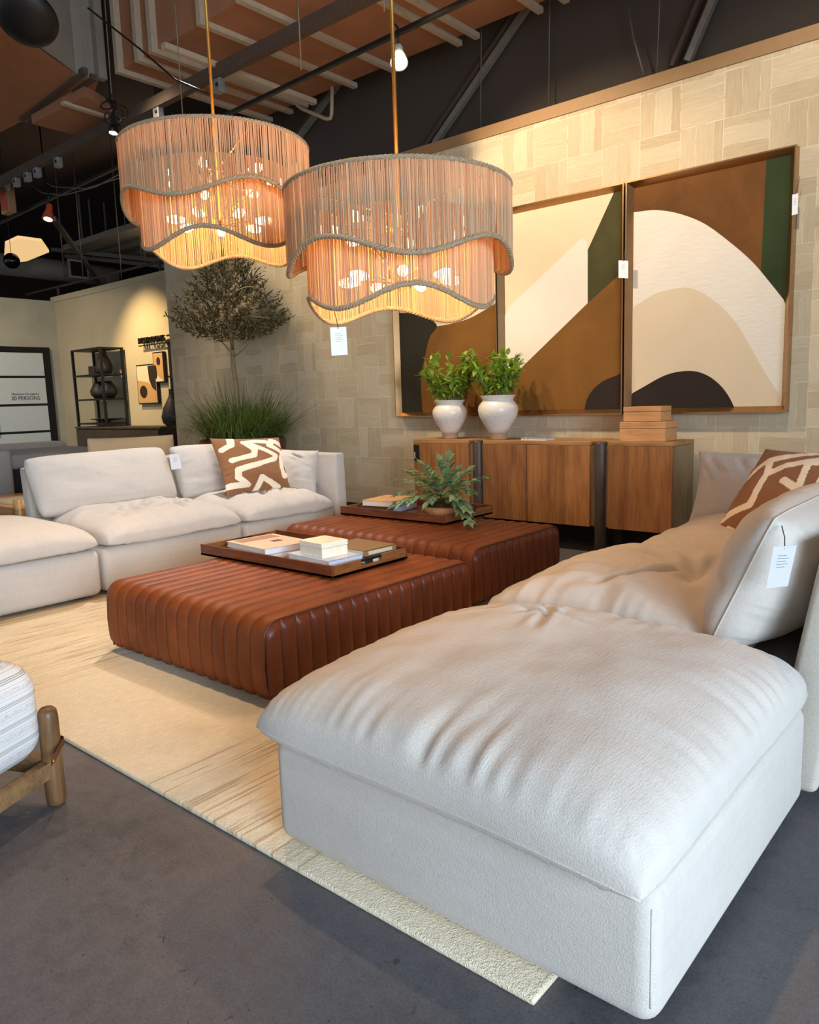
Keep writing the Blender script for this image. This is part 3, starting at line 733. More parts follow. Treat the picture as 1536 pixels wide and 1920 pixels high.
# ------------------------------------------------------------------ leaves
def leaf(bm, p, d, up, L, W, fold=.25, droop=0, n=4, lobes=0, curl=0):
    d = d.normalized(); s = d.cross(up)
    if s.length < 1e-3: s = d.cross(Vector((1, 0, 0)))
    s.normalize(); u = s.cross(d)
    rows = []
    for i in range(n+1):
        t = i/n; c = p+d*L*t-Vector((0, 0, 1))*droop*t*t*L+u*curl*L*math.sin(math.pi*t)
        w_ = W*math.sin(math.pi*(.08+.9*t)**.8)*.5
        if lobes: w_ *= 1+.55*math.sin(t*lobes*2*math.pi)
        w_ = max(w_, W*.02)
        rows.append((bm.verts.new(c-s*w_+u*w_*fold), bm.verts.new(c), bm.verts.new(c+s*w_+u*w_*fold)))
    for a, b in zip(rows, rows[1:]):
        bm.faces.new((a[0], a[1], b[1], b[0])); bm.faces.new((a[1], a[2], b[2], b[1]))
rnd = random.Random(7)
def rv(): return Vector((rnd.uniform(-1, 1), rnd.uniform(-1, 1), rnd.uniform(-1, 1)))
# fern in a wooden bowl
FC = Vector((-3.235, 4.16, z0))
t = thing('potted_fern', 'blue-green fern in a pale wooden bowl on the far tray', 'plant', FC)
obj('bowl', Lathe([(.085, 0), (.13, .008), (.158, .03), (.165, .055), (.158, .075), (.148, .078), (.14, .06)], FC, 40), M['bowl'], t)
bm = sphere(bmesh.new(), FC+Vector((0, 0, .05)), .14, 1, 1, .55, 20)
for v in bm.verts: v.co += (v.co-FC)*.10*noise.noise(v.co*25)
obj('moss', bm, M['moss'], t)
bm = bmesh.new(); stems = bmesh.new()
FD = [(735, 950, 3.86), (738, 930, 4.0), (755, 880, 4.3), (770, 878, 4.3), (725, 900, 4.1), (700+90, 900, 3.95), (842, 855, 4.3), (858, 880, 4.1), (915, 893, 4.3), (885, 985, 3.86), (890, 925, 4.0), (880, 960, 3.9), (805, 940, 3.95), (762, 945, 3.9), (826, 865, 4.1), (790, 868, 4.2), (815, 895, 3.9), (870, 900, 3.98), (855, 935, 3.9), (800, 880, 4.4), (880, 880, 4.4)]
for (px, py, yy) in FD:
    tip = uy(px, py, yy); base = FC+Vector((rnd.uniform(-.05, .05), rnd.uniform(-.05, .05), .10))
    mid = (base+tip)/2+Vector((0, 0, .10 if tip.z < .62 else .05))
    prev = None; pts = []
    for k in range(11):
        q = k/10; pts.append(base*(1-q)**2+mid*2*q*(1-q)+tip*q*q)
    tube(stems, pts[:8], .0022, 5)
    for k in range(4, 11, 1):
        d = (pts[k]-pts[k-1]); side = d.normalized().cross(Vector((0, 0, 1)))
        if side.length < .01: side = Vector((1, 0, 0))
        side.normalize(); L = .075*(1-.55*abs(k-6)/6)*rnd.uniform(1.0, 1.5)
        for sg in (-1, 1):
            leaf(bm, pts[k-1], (d.normalized()*.8+side*sg*.75+rv()*.15), Vector((0, 0, 1))+rv()*.25, L, .046, .2, .15, 4, 0, .05)
    leaf(bm, pts[8], pts[10]-pts[7], Vector((0, 0, 1))+rv()*.2, .13, .05, .2, .1, 6, 2)
obj('fronds', bm, M['fern_leaf'], t); obj('stems', stems, M['fern_leaf'], t)

# ------------------------------------------------------------------ sideboard
SY0, SY1, SZ0, SZ1 = 5.16, 5.56, .205, .845
t = thing('sideboard', 'long rustic oak sideboard with dark round posts against the tiled wall', 'sideboard', (-3.2, 5.36, 0))
XS = (-4.371, -3.765, -3.62, -3.204, -2.655, -2.512, -2.03)
flat('carcass', B(XS[0]+.01, XS[6]-.002, SY0+.03, SY1, SZ0+.004, SZ1-.03), M['oak_side_shaded'], t)
bm = bmesh.new()
for a, b in ((XS[0], XS[1]), (XS[2], XS[4]), (XS[5], XS[6])): box(bm, a, b, SY0, SY1, SZ1-.028, SZ1, bev=.002, seg=1)
for a, b in ((XS[1], XS[2]), (XS[4], XS[5])): box(bm, a, b, SY0+.09, SY1, SZ1-.028, SZ1-.003)
flat('top', bm, M['oak_top'], t)
for a, b in ((XS[0], XS[1]), (XS[2], XS[3]), (XS[3], XS[4]), (XS[5], XS[6])):
    flat('door', B(a+.003, b-.003, SY0, SY0+.028, SZ0, SZ1-.030, bev=.002, seg=1), M['oak'], t)
for a, b in ((XS[1], XS[2]), (XS[4], XS[5])):
    obj('leg', Lathe([(.040, 0), (.044, .01), (.046, SZ1-.02), (.042, SZ1-.004)], ((a+b)/2, SY0+.035, 0), 28), M['post_dark'], t)
for a, b in ((XS[1], XS[2]), (XS[4], XS[5])):
    obj('leg', Lathe([(.040, 0), (.044, .01), (.046, SZ1-.1), (.042, SZ1-.09)], ((a+b)/2, SY1-.08, 0), 28), M['post_dark'], t)
# tag on the sideboard
tg = thing('hang_tag', 'black hang tag at the left end of the sideboard', 'tag', (-4.33, SY0-.004, .76))
flat('card', B(-4.362, -4.300, SY0-.006, SY0-.002, .66, .80), M['black_metal'], tg)
flat('print', B(-4.352, -4.347, SY0-.0075, SY0-.006, .675, .735), M['paper'], tg)
# wooden boxes
for nm, lab, pa, pb, zz0, zz1, y0, y1 in (('wooden_box', 'light wooden box under the smaller box at the right end of the sideboard', (1162, 827), (1247, 827), SZ1+.001, .985, 5.24, 5.46),
                                   ('wooden_box', 'smaller light wooden box on top of the other box on the sideboard', (1169, 790), (1239, 790), .987, 1.092, 5.26, 5.45)):
    xa, xb = uy(pa[0], pa[1], y0).x, uy(pb[0], pb[1], y0).x
    tb = thing(nm, lab, 'box', ((xa+xb)/2, (y0+y1)/2, zz0)); zs = zz0+(zz1-zz0)*.66
    flat('body', B(xa, xb, y0, y1, zz0, zs-.001, bev=.002, seg=1), M['box_wood'], tb); flat('lid', B(xa-.001, xb+.001, y0-.001, y1+.001, zs+.001, zz1, bev=.002, seg=1), M['box_wood'], tb)
# acrylic block
a = uy(977, 823, 5.24); b = uy(1024, 823, 5.24)
tt = thing('acrylic_block', 'low clear acrylic block lying on the sideboard between the vase and the wooden boxes', 'ornament', ((a.x+b.x)/2, 5.3, SZ1))
flat('block', B(a.x, b.x, 5.24, 5.38, SZ1+.006, SZ1+.022, bev=.002, seg=1), M['glass_clear'], tt); flat('base', B(a.x, b.x, 5.24, 5.38, SZ1+.0005, SZ1+.005), M['paper'], tt)
# vases with plants
def vase(label, cx, cy, z, sc_, htop, seed, spread):
    global rnd
    rnd = random.Random(seed); c = Vector((cx, cy, z)); s = sc_
    t = thing('vase_with_plant', label, 'plant', c)
    pr = [(.075, 0), (.080, .004), (.078, .02), (.084, .045)]
    bpart = obj('vase_foot', Lathe([(r*s, q*s) for r, q in pr]+[(.088*s, .062*s)], c, 40), M['clay'], t, label='unglazed tan foot')
    up = [(.088, .062), (.112, .11), (.150, .17), (.176, .225), (.184, .27), (.178, .305), (.158, .335), (.140, .352), (.142, .372), (.160, .395), (.166, .402), (.156, .402), (.134, .37), (.13, .30)]
    obj('vase', Lathe([(r*s, q*s) for r, q in up], c, 48), M['vase'], t)
    obj('soil', Lathe([(.13*s, .36*s), (.10*s, .375*s), (.01, .385*s)], c, 24), M['soil'], t)
    st_ = bmesh.new(); lf = bmesh.new()
    for k in range(26):
        a_ = rnd.uniform(0, 2*math.pi); rr = rnd.uniform(.02, .09)
        b_ = c+Vector((math.cos(a_)*rr*.6, math.sin(a_)*rr*.6, .36*s))
        h = rnd.uniform(.45, 1)*htop
        tip = b_+Vector((math.cos(a_)*spread*rnd.uniform(.3, 1.0), math.sin(a_)*spread*.8*rnd.uniform(.3, 1.0), h))
        mid = (b_+tip)/2+Vector((0, 0, h*.12))
        pts = [b_*(1-q)**2+mid*2*q*(1-q)+tip*q*q for q in [i/8 for i in range(9)]]
        tube(st_, pts, .003, 5)
        for i in range(2, 9):
            for w_ in range(3):
                d = (pts[i]-pts[i-1]).normalized()*.4+rv(); L = rnd.uniform(.05, .095)
                leaf(lf, pts[i]+rv()*.012, d, Vector((0, 0, 1))+rv()*.4, L, L*.48, .2, .15, 4)
    obj('stems', st_, M['bark'], t); obj('foliage', lf, M['bush_leaf'], t)
VB = SZ1+.0005
vase('glazed white vase with a leafy green plant at the left end of the sideboard', -4.075, 5.32, VB, .83, .44, 11, .25)
vase('larger glazed white vase with a leafy green plant, right of the other vase', -3.545, 5.28, VB, .90, .37, 23, .25)

# ------------------------------------------------------------------ paintings
def Z6(zx, zy): return uy(720+zx/1.882, 240+zy/1.882, 5.628)
def painting(label, x0, x1, bg_, shapes):
    z0_, z1_ = 1.03, 2.735; t = thing('framed_painting', label, 'painting', ((x0+x1)/2, 5.62, z0_)); f = .016; d0, d1 = 5.575, 5.658
    e = .046
    for nm, q in (('frame_top', [(x0, z1_), (x1, z1_), (x1-e, z1_-e), (x0+e, z1_-e)]), ('frame_bottom', [(x0, z0_), (x1, z0_), (x1-e, z0_+e), (x0+e, z0_+e)]),
                  ('frame_side', [(x0, z0_), (x0, z1_), (x0+e, z1_-e), (x0+e, z0_+e)]), ('frame_side', [(x1, z0_), (x1, z1_), (x1-e, z1_-e), (x1-e, z0_+e)])):
        bm = bmesh.new(); (ax, az), (bx, bz), (cx, cz), (dx, dz) = q
        A = [bm.verts.new(p) for p in ((ax, d0, az), (bx, d0, bz), (bx, d1, bz), (ax, d1, az))]
        C = [bm.verts.new(p) for p in ((dx, d1-.028, dz), (cx, d1-.028, cz), (cx, d1, cz), (dx, d1, dz))]
        # outer thin lip, splayed inner face
        i0 = [(ax+(dx-ax)*.2, d0, az+(dz-az)*.2), (bx+(cx-bx)*.2, d0, bz+(cz-bz)*.2)]; I = [bm.verts.new(p) for p in i0]
        for ff in ((A[0], A[1], I[1], I[0]), (I[0], I[1], C[1], C[0]), (A[0], A[3], A[2], A[1]), (C[0], C[1], C[2], C[3]), (A[3], C[3], C[2], A[2]), (A[0], I[0], C[0], C[3], A[3]), (A[1], A[2], C[2], C[1], I[1])): bm.faces.new(ff)
        flat(nm, bm, M['frame'], t)
    flat('canvas', B(x0+e-.004, x1-e+.004, 5.628, 5.65, z0_+e-.004, z1_-e+.004), bg_, t)
    lo = Vector((x0+e-.003, 0, z0_+e-.003)); hi = Vector((x1-e+.003, 0, z1_-e+.003))
    for i, (nm, mt, pts) in enumerate(shapes):
        P_ = []
        for p in pts:
            v = Z6(*p); P_.append(Vector((max(lo.x, min(hi.x, v.x)), 5.628, max(lo.z, min(hi.z, v.z)))))
        Q = [P_[0]]
        for p in P_[1:]:
            if (p-Q[-1]).length > .002: Q.append(p)
        if (Q[-1]-Q[0]).length < .002: Q.pop()
        flat('painted_shape', Prism(Q, (0, -.0012*(i+1), 0)), mt, t, label=nm)
    return t
def curve(pts, k=6):
    """smooth open polyline through points"""
    P_ = [Vector((a, b, 0)) for a, b in pts]; out = []
    for i in range(len(P_)-1):
        p0, p1, p2, p3 = P_[max(i-1, 0)], P_[i], P_[i+1], P_[min(i+2, len(P_)-1)]
        for j in range(k):
            t_ = j/k
            v = .5*((2*p1)+(p2-p0)*t_+(2*p0-5*p1+4*p2-p3)*t_*t_+(3*p1-p0-3*p2+p3)*t_**3); out.append((v.x, v.y))
    out.append(pts[-1]); return out
painting('framed abstract painting with dark green and umber shapes behind the vases, leftmost of three', -4.935, -3.745, M['p_cream'], [
    ('umber brown hill', M['p_brown'], curve([(187, 700), (240, 690), (310, 668), (400, 615)])+[(420, 615), (420, 1030), (120, 1030), (110, 800)]),
    ('near-black shape', M['p_dgreen'], [(20, 640)]+curve([(55, 652), (110, 655), (160, 672), (187, 700), (162, 738), (146, 800), (136, 850), (131, 920), (140, 1030)])+[(20, 1030)])])
painting('framed abstract painting with a ribbed white stripe and green wedge, middle of three', -3.735, -2.60, M['p_cream'], [
    ('green wedge', M['p_olive'], [(812, 215), (870, 190), (870, 640), (720, 640), (720, 430)]),
    ('ribbed white stripe', M['p_white'], curve([(405, 665), (550, 530), (690, 396)], 3)+curve([(690, 396), (708, 392), (718, 408)], 3)+[(720, 640), (560, 830), (400, 900)]),
    ('umber brown slope', M['p_brown'], [(870, 510), (720, 618), (490, 842), (395, 905), (395, 1030), (870, 1030)]),
    ('black arch', M['p_black'], curve([(705, 1030), (715, 965), (742, 920), (785, 888), (860, 860)])+[(880, 860), (880, 1030)])])
painting('framed abstract painting with a large combed white arch, rightmost of three', -2.585, -1.425, M['p_brown2'], [
    ('dark green strip', M['p_green'], [(1352, 70), (1490, 50), (1490, 720), (1330, 520)]),
    ('combed white arch', M['p_arch'], curve([(850, 302), (888, 297), (960, 290), (1040, 302), (1130, 337), (1220, 402), (1300, 472), (1360, 542), (1430, 630)])+[(1460, 690), (1460, 1010), (850, 1010)]),
    ('sand coloured dome', M['p_cream2'], curve([(850, 655), (885, 630), (960, 585), (1040, 565), (1100, 570), (1170, 612), (1240, 682), (1300, 782), (1345, 862), (1400, 945)])+[(1430, 1010), (850, 1010)]),
    ('black arch', M['p_black'], curve([(845, 955), (920, 912), (1000, 870), (1080, 857), (1140, 872), (1190, 910), (1225, 960), (1245, 1010)])+[(850, 1010)])])
# price tags
def ptag(label, tl, tr, br, bl, hang, nlines=5, off=(0, -1, 0)):
    tl, tr, br, bl = map(Vector, (tl, tr, br, bl)); n_ = (tr-tl).cross(bl-tl).normalized()
    if n_.dot(CAM-tl) < 0: n_ = -n_
    t = thing('price_tag', label, 'price tag', (tl+tr)/2)
    flat('card', Prism([tl, tr, br, bl], -n_*.0015), M['paper'], t)
    bm = bmesh.new()
    for k in range(nlines):
        v = .22+.07*k; u0, u1 = .28, .28+(.5 if k % 2 else .38)
        def q(u, v_): return (tl*(1-u)+tr*u)*(1-v_)+(bl*(1-u)+br*u)*v_
        prism(bm, [q(u0, v)+n_*.0004, q(u1, v)+n_*.0004, q(u1, v+.014)+n_*.0004, q(u0, v+.014)+n_*.0004], n_*.0003)
    flat('print', bm, M['print'], t)
    obj('string', T([(tl+tr)/2+(bl-tl)*.06, ((tl+tr)/2+(bl-tl)*.06+Vector(hang))/2+Vector((.004, 0, 0)), Vector(hang)], .0016, 5), M['string'], t)
    return t
ptag('white price tag hanging beside the middle painting frame', uy(1160, 488, 5.555), uy(1178, 489, 5.555), uy(1178, 522, 5.555), uy(1160, 521, 5.555), uy(1171, 470, 5.555))
ptag('pinkish price tag at the right edge of the rightmost painting', uy(1486, 365, 5.57), uy(1497, 362, 5.57), uy(1496, 401, 5.57), uy(1485, 404, 5.57), uy(1500, 330, 5.57))
ptag('white price tag on the left sofa where its back cushions meet', ux(317, 852, -5.19), ux(336, 851, -5.19), ux(341, 878, -5.19), ux(322, 881, -5.19), ux(325, 847, -5.30))
ptag('white price tag on the near back cushion of the right sofa', uy(1451, 1025, 2.20), uy(1494, 1023, 2.20), uy(1477, 1099, 2.20), uy(1437, 1103, 2.20), uy(1466, 986, 2.285))

# ------------------------------------------------------------------ pendants
def pendant(name, label, c, Rr, ph1, ph2, zc, seed):
    rnd_ = random.Random(seed); c = Vector(c); t = thing(name, label, 'pendant light', c, 'tiered jute pendants over the leather ottomans')
    h1, a1, h2a, h2, a2, R2 = .291, .044, .13, .474+.03*(seed == 9), .039, Rr*.83
    def b1(a): return -h1+a1*math.cos(4*(a-ph1))
    def b2(a): return -h2+a2*math.cos(4*(a-ph2))
    def shade(nm, rad, z0f, z1f, cnt):
        bm = bmesh.new()
        for k in range(cnt):
            a = 2*math.pi*k/cnt+rnd_.uniform(-.3, .3)*2*math.pi/cnt; r1 = rad*(1+rnd_.uniform(-.006, .006)); w_ = .0032*rnd_.uniform(.75, 1.25)
            za, zb = z0f(a), z1f(a)
            da = rnd_.uniform(-.5, .5)*2*math.pi/cnt
            tube(bm, [c+Vector((math.cos(a)*r1, math.sin(a)*r1, za)), c+Vector((math.cos(a+da*.5)*r1*(1+rnd_.uniform(-.004, .004)), math.sin(a+da*.5)*r1, (za+zb)/2)), c+Vector((math.cos(a+da)*r1, math.sin(a+da)*r1, zb))], w_, 4, cap=False)
        return obj(nm, bm, M['jute'], t)
    def braid(par, rad, zf, rr=.0065):
        bm = bmesh.new(); n_ = 420
        for s in range(3):
            pts = []
            for i in range(n_):
                a = 2*math.pi*i/n_; tw = a*52+s*2*math.pi/3
                r1 = rad+rr*.8*math.cos(tw); pts.append(c+Vector((math.cos(a)*r1, math.sin(a)*r1, zf(a)+rr*.9*math.sin(tw))))
            tube(bm, pts, rr, 5, closed=True)
        return obj('rope_edge', bm, M['jute_rope'], par)
    s1 = shade('outer_shade', Rr, lambda a: 0, b1, 520); braid(s1, Rr, lambda a: .004, .0055); braid(s1, Rr, lambda a: b1(a)-.003)
    s2 = shade('inner_shade', R2, lambda a: -h2a, b2, 440); braid(s2, R2, lambda a: b2(a)-.003)
    obj('stem', T([c+Vector((0, 0, -.39)), c+Vector((0, 0, zc-c.z))], .0085, 10), M['brass'], t)
    bm = bmesh.new()
    for k in range(3):
        a = 2*math.pi*k/3+ph1; tube(bm, [c+Vector((0, 0, -.10)), c+Vector((math.cos(a)*Rr, math.sin(a)*Rr, -.006))], .004, 6)
        tube(bm, [c+Vector((0, 0, -.36)), c+Vector((math.cos(a+.5)*R2, math.sin(a+.5)*R2, -h2a-.01))], .004, 6)
    obj('frame', bm, M['brass'], t)
    bulbs = []
    for lv, (zz, rr, k0) in enumerate(((-.15, .30*Rr/.51, .3), (-.365, .22*Rr/.51, .05))):
        for k in range(7):
            a = 2*math.pi*k/7+k0+ph1; d = Vector((math.cos(a), math.sin(a), 0)); p = c+d*rr+Vector((0, 0, zz))
            arm = obj('arm', T([c+Vector((0, 0, zz-.01)), c+d*(rr-.05)+Vector((0, 0, zz))], .004, 6), M['brass'], t)
            bm = Lathe([(.010, -.02), (.013, -.008), (.018, .012), (.0185, .03), (.014, .048), (.006, .058)], (0, 0, 0), 14)
            bmesh.ops.scale(bm, vec=(1.2, 1.2, 1.2), verts=bm.verts); bm.transform(Matrix.Translation(p) @ d.to_track_quat('Z', 'Y').to_matrix().to_4x4())
            obj('bulb', bm, M['bulb'], arm)
    for zz, e in ((-.15, 13), (-.36, 6.5)):
        l = bpy.data.lights.new('pendant_glow', 'POINT'); l.energy = e; l.color = (1, .53, .21); l.shadow_soft_size = .12
        o = bpy.data.objects.new('pendant_glow', l); col.objects.link(o); o.location = c+Vector((0, 0, zz))
    return t
PR = Vector((-2.264, 2.622, 2.085)); PL = Vector((-3.52, 2.61, 2.535))
pendant('pendant_lamp', 'large tiered jute pendant lamp with a price tag, the lower and nearer of two', PR, .486, R(2), R(-41), 6.3, 5)
pendant('pendant_lamp', 'large tiered jute pendant lamp hung higher, near the olive tree', PL, .486, R(-14.5), R(-48.5), 6.3, 9)
aa = math.atan2(-PR.y, -PR.x)+R(-43); q_ = PR+Vector((math.cos(aa)*.486*.83, math.sin(aa)*.486*.83, -.474+.039*math.cos(4*(aa-R(-41)))-.008))
d_ = (q_-CAM).dot(_f)
def atd(px, py): return CAM+ray(px, py)*d_
ptag('white price tag hanging under the nearer pendant lamp', atd(619, 614), atd(649, 613), atd(652, 665), atd(622, 667), q_)

# ------------------------------------------------------------------ olive tree in planter
OC = Vector((-6.70, 5.08, 0)); rnd = random.Random(3)
t = thing('potted_olive_tree', 'olive tree with tall grasses in a copper planter behind the left sofa', 'plant', OC)
obj('planter', Lathe([(.34, 0), (.38, .02), (.44, .5), (.46, .80), (.45, .84), (.42, .84), (.40, .74)], OC, 48), M['pot'], t)
bm = Lathe([(.42, .76), (.40, .82), (.3, .855), (.15, .87), (.01, .875)], OC, 40)
for v in bm.verts: v.co.z += .02*noise.noise(v.co*14)
obj('soil', bm, M['soil'], t)
bm = bmesh.new()
tk = [uy(446, 815, 5.1), uy(446, 760, 5.1), uy(443, 720, 5.1), uy(438, 690, 5.1), uy(436, 655, 5.1), uy(432, 610, 5.1), uy(428, 560, 5.1), uy(430, 510, 5.1), uy(432, 480, 5.1)]
tube(bm, tk, [.028, .026, .025, .024, .022, .018, .014, .01, .006], 10)
crown = []
brs = [((440, 667), (415, 640), (392, 615)), ((440, 667), (468, 650), (482, 610)), ((437, 655), (432, 620), (415, 580)), ((436, 640), (455, 600), (478, 560)), ((434, 610), (405, 590), (362, 598)), ((433, 600), (460, 590), (500, 596)), ((430, 570), (400, 545), (385, 530)), ((430, 560), (455, 530), (485, 540)), ((430, 530), (425, 500), (415, 490)), ((430, 520), (445, 495), (455, 485))]
for k, br in enumerate(brs):
    P3 = [uy(px, py, 5.08+.28*math.sin(k*2.4)*(i/2)) for i, (px, py) in enumerate(br)]
    pts = [P3[0]*(1-q)**2+P3[1]*2*q*(1-q)+P3[2]*q*q for q in [i/6 for i in range(7)]]
    tube(bm, pts, [.012-.0014*i for i in range(7)], 6); crown += pts[3:]
tw = bmesh.new(); lf = bmesh.new()
cc = uy(431, 580, 5.1)
def crown_r(z):
    tb = [(480, .10), (500, .24), (530, .40), (560, .56), (590, .80), (612, .86), (630, .55), (645, .2)]
    zs = [(uy(431, py, 5.1).z, r_) for py, r_ in tb]
    for (za, ra), (zb_, rb) in zip(zs, zs[1:]):
        if zb_ <= z <= za: return ra+(rb-ra)*(za-z)/(za-zb_)
    return .12
zt_, zb_ = uy(431, 480, 5.1).z, uy(431, 642, 5.1).z
for k in range(520):
    z = zb_+(zt_-zb_)*(1-rnd.random()**.75); a = rnd.uniform(0, 2*math.pi); rr = crown_r(z)*math.sqrt(rnd.random())*.72
    tip = Vector((cc.x+math.cos(a)*rr, cc.y+math.sin(a)*min(rr, .48), z))
    src = min(crown, key=lambda p: (p-tip).length)
    if (src-tip).length < .25 and rnd.random() < .6: tube(tw, [src, (src+tip)/2+rv()*.02, tip], .0025, 4)
    d = (tip-Vector((cc.x, cc.y, z-.25))).normalized()
    L = rnd.uniform(.10, .17); pts = [tip+d*L*q+Vector((0, 0, .04*q*q)) for q in (0, .25, .5, .75, 1)]
    tube(tw, pts, .0016, 4)
    for i in range(9):
        q = i/8; p = tip+d*L*q
        leaf(lf, p, d*.7+rv()*.9, rv(), rnd.uniform(.04, .066), .014, .1, .0, 3)
for b_ in (tw, lf):
    for v in b_.verts: v.co.y = min(v.co.y, 5.64)
obj('trunk', bm, M['bark'], t); obj('twigs', tw, M['bark'], t); obj('foliage', lf, M['olive_leaf'], t)
bm = bmesh.new(); rnd = random.Random(12)
for k in range(1150):
    a = rnd.uniform(0, 2*math.pi); r0 = .40*math.sqrt(rnd.random()); b_ = OC+Vector((math.cos(a)*r0, math.sin(a)*r0, .83))
    out = Vector((math.cos(a+rnd.uniform(-.5, .5)), math.sin(a+rnd.uniform(-.5, .5))*.55, 0)); L = rnd.uniform(.38, .85)*(1.25 if rnd.random() < .12 else 1)
    sp_ = rnd.uniform(.25, 1.15)*(.4+r0*1.6); up = 1.0-.25*sp_
    dr_ = rnd.uniform(.2, 1.1)*(.45+r0*1.4)
    s = Vector((-out.y, out.x, 0)).normalized(); w0 = rnd.uniform(.0035, .006); rows = []
    for i in range(8):
        q = i/7; p = b_+out*L*sp_*q+Vector((0, 0, L*(up*q-dr_*q*q*.85)))
        p.y = min(p.y, 5.63)
        w_ = w0*(1-q**2)+.0004; rows.append((bm.verts.new(p-s*w_), bm.verts.new(p+s*w_)))
    for x_, y_ in zip(rows, rows[1:]): bm.faces.new((x_[0], x_[1], y_[1], y_[0]))
obj('grass', bm, M['grass'], t)['kind'] = 'stuff'

# ------------------------------------------------------------------ far left: door, shelves, art
XW = -13.5
def lx(px, py): return ux(px, py, XW)
dtr = lx(90, 652); y1 = dtr.y; zt = dtr.z; y0 = y1-1.15
dd = flat('door_1', B(XW+.005, XW+.05, y0, y1, 0, zt), M['black_metal']); struct(dd); rebase(dd, (XW, (y0+y1)/2, 0))
rows_ = [(668, 715), (718, 768), (773, 818), (822, 868)]
zz = [(zt-.10, 1.80), (1.76, 1.33), (1.29, .87), (.83, .30)]
for k, (a, b) in enumerate(zz):
    flat('pane', B(XW+.046, XW+.054, y0+.12, y1-.13, b, a), M['frost'], dd)
flat('handle', B(XW+.054, XW+.09, y0+.14, y0+.17, .82, 1.28), M['black_metal'], dd)
tp = (lx(45, 740)); text('sign_text', 'Maximum Occupancy', .052, M['black_metal'], dd, (XW+.056, lx(45, 739).y, lx(45, 739).z), (0, 1, 0), (0, 0, 1))
text('sign_text', '20 PERSONS', .088, M['black_metal'], dd, (XW+.056, lx(46, 747).y, lx(46, 747).z), (0, 1, 0), (0, 0, 1))
HY = 6.40
t = thing('shelf_rack', 'tall black metal corner shelf with open shelves by the hall wall', 'shelf', (-12.3, 6.1, 0))
bx0, bx1, by0, by1 = -12.2, -11.3, 5.976, 6.36
zs_ = [uy(205, 796, by0).z, uy(195.7, 749.6, by0).z, uy(189.8, 703, by0).z, uy(186, 653, by0).z]; ZT = .905
for xx in (bx0, bx1):
    for yy in (by0, by1-.03): flat('post', B(xx-.018, xx+.018, yy, yy+.036, .93, zs_[3]+.025), M['black_metal'], t)
for z in zs_: flat('shelf', B(bx0, bx1, by0, by1, z, z+.025), M['black_metal'], t)
t = thing('credenza', 'low dark cabinet along the hall wall under the black shelf', 'cabinet', (-11.3, 6.1, 0))
flat('body', B(-12.2, -9.75, 5.95, 6.38, .0, .90), M['black_ceramic'], t); flat('top', B(-12.22, -9.7, 5.93, 6.385, .90, .928), M['post_dark'], t)
dwn = plain('dark_burl', S(58, 46, 36), .4, vary=.3, sc_=6)
for k in range(4): flat('door', B(-12.19+k*.61, -12.19+k*.61+.60, 5.935, 5.95, .06, .88), dwn, t)
def vs(name, label, pr, c, cat='vase', grp=None):
    o = rebase(obj(name, Lathe(pr, c, 28), M['black_ceramic']), c); tag(o, label, cat, grp)
vs('bottle_vase', 'tall black bottle vase on the upper shelf of the black rack', [(.09, 0), (.12, .03), (.13, .1), (.10, .22), (.055, .30), (.045, .36), (.05, .40)], (uy(196, 700, 6.17).x, 6.17, zs_[2]+.026))
vs('round_vase', 'black round vase on the middle shelf, left of its twin', [(.07, 0), (.13, .06), (.14, .12), (.10, .2), (.06, .26), (.05, .27)], (uy(188, 745, 6.17).x-.01, 6.17, zs_[1]+.026))
vs('round_vase', 'black round vase on the middle shelf, right of its twin', [(.07, 0), (.13, .06), (.14, .12), (.10, .2), (.06, .26), (.05, .27)], (uy(203, 745, 6.17).x+.02, 6.17, zs_[1]+.026))
vs('plate', 'wide black footed plate on the bottom shelf of the black rack', [(.07, 0), (.05, .02), (.18, .045), (.26, .06), (.25, .062), (.1, .04)], (uy(200, 792, 6.17).x, 6.17, zs_[0]+.026), 'plate')
ox = uy(180, 700, 6.1).x-.05; oz = zs_[2]+.026
o = flat('ornament_box', B(ox-.09, ox+.09, 6.05, 6.17, oz, oz+.13, bev=.005), M['black_ceramic']); tag(rebase(o, (ox, 6.1, oz)), 'small dark box beside the tall bottle vase', 'box')
ca = uy(322, 802, 6.0)
vs('floor_vase', 'large black bottle vase on the credenza beside the olive tree', [(.10, 0), (.155, .05), (.17, .13), (.14, .25), (.08, .36), (.05, .42), (.045, .50), (.05, .52)], (ca.x, 6.05, .930))
t = thing('ladder_rack', 'thin black wall rack with pegs beside the tiled wall corner', 'rack', (uy(315, 640, 6.3).x, 6.3, .93))
xp = uy(315, 640, 6.3).x
flat('post', B(xp-.025, xp+.025, 6.3, 6.34, .93, 2.16), M['black_metal'], t)
for z in (2.12, 1.62, 1.25): flat('peg', B(xp-.02, xp+.17, 6.26, 6.30, z, z+.025), M['black_metal'], t)
def wallart(label, pa, pb, shapes):
    a, b = uy(*pa, 6.37), uy(*pb, 6.37); t = thing('wall_art', label, 'artwork', ((a.x+b.x)/2, 6.38, b.z))
    flat('frame', B(a.x, b.x, 6.35, 6.395, b.z, a.z), M['black_metal'], t)
    cv = flat('canvas', B(a.x+.02, b.x-.02, 6.345, 6.36, b.z+.02, a.z-.02), M['p_cream'], t)
    W_, H_ = b.x-a.x-.05, a.z-b.z-.05
    for i, (mt, pts) in enumerate(shapes):
        flat('painted_shape', Prism([(a.x+.025+u*W_, 6.345, b.z+.025+v*H_) for u, v in pts], (0, -.002*(i+1), 0)), mt, cv)
el = lambda cx, cy, rx, ry: [(cx+rx*math.cos(k*.3142*1.0), cy+ry*math.sin(k*.3142)) for k in range(20)]
tanp = paint('paint_tan', S(196, 150, 96), vary=.05)
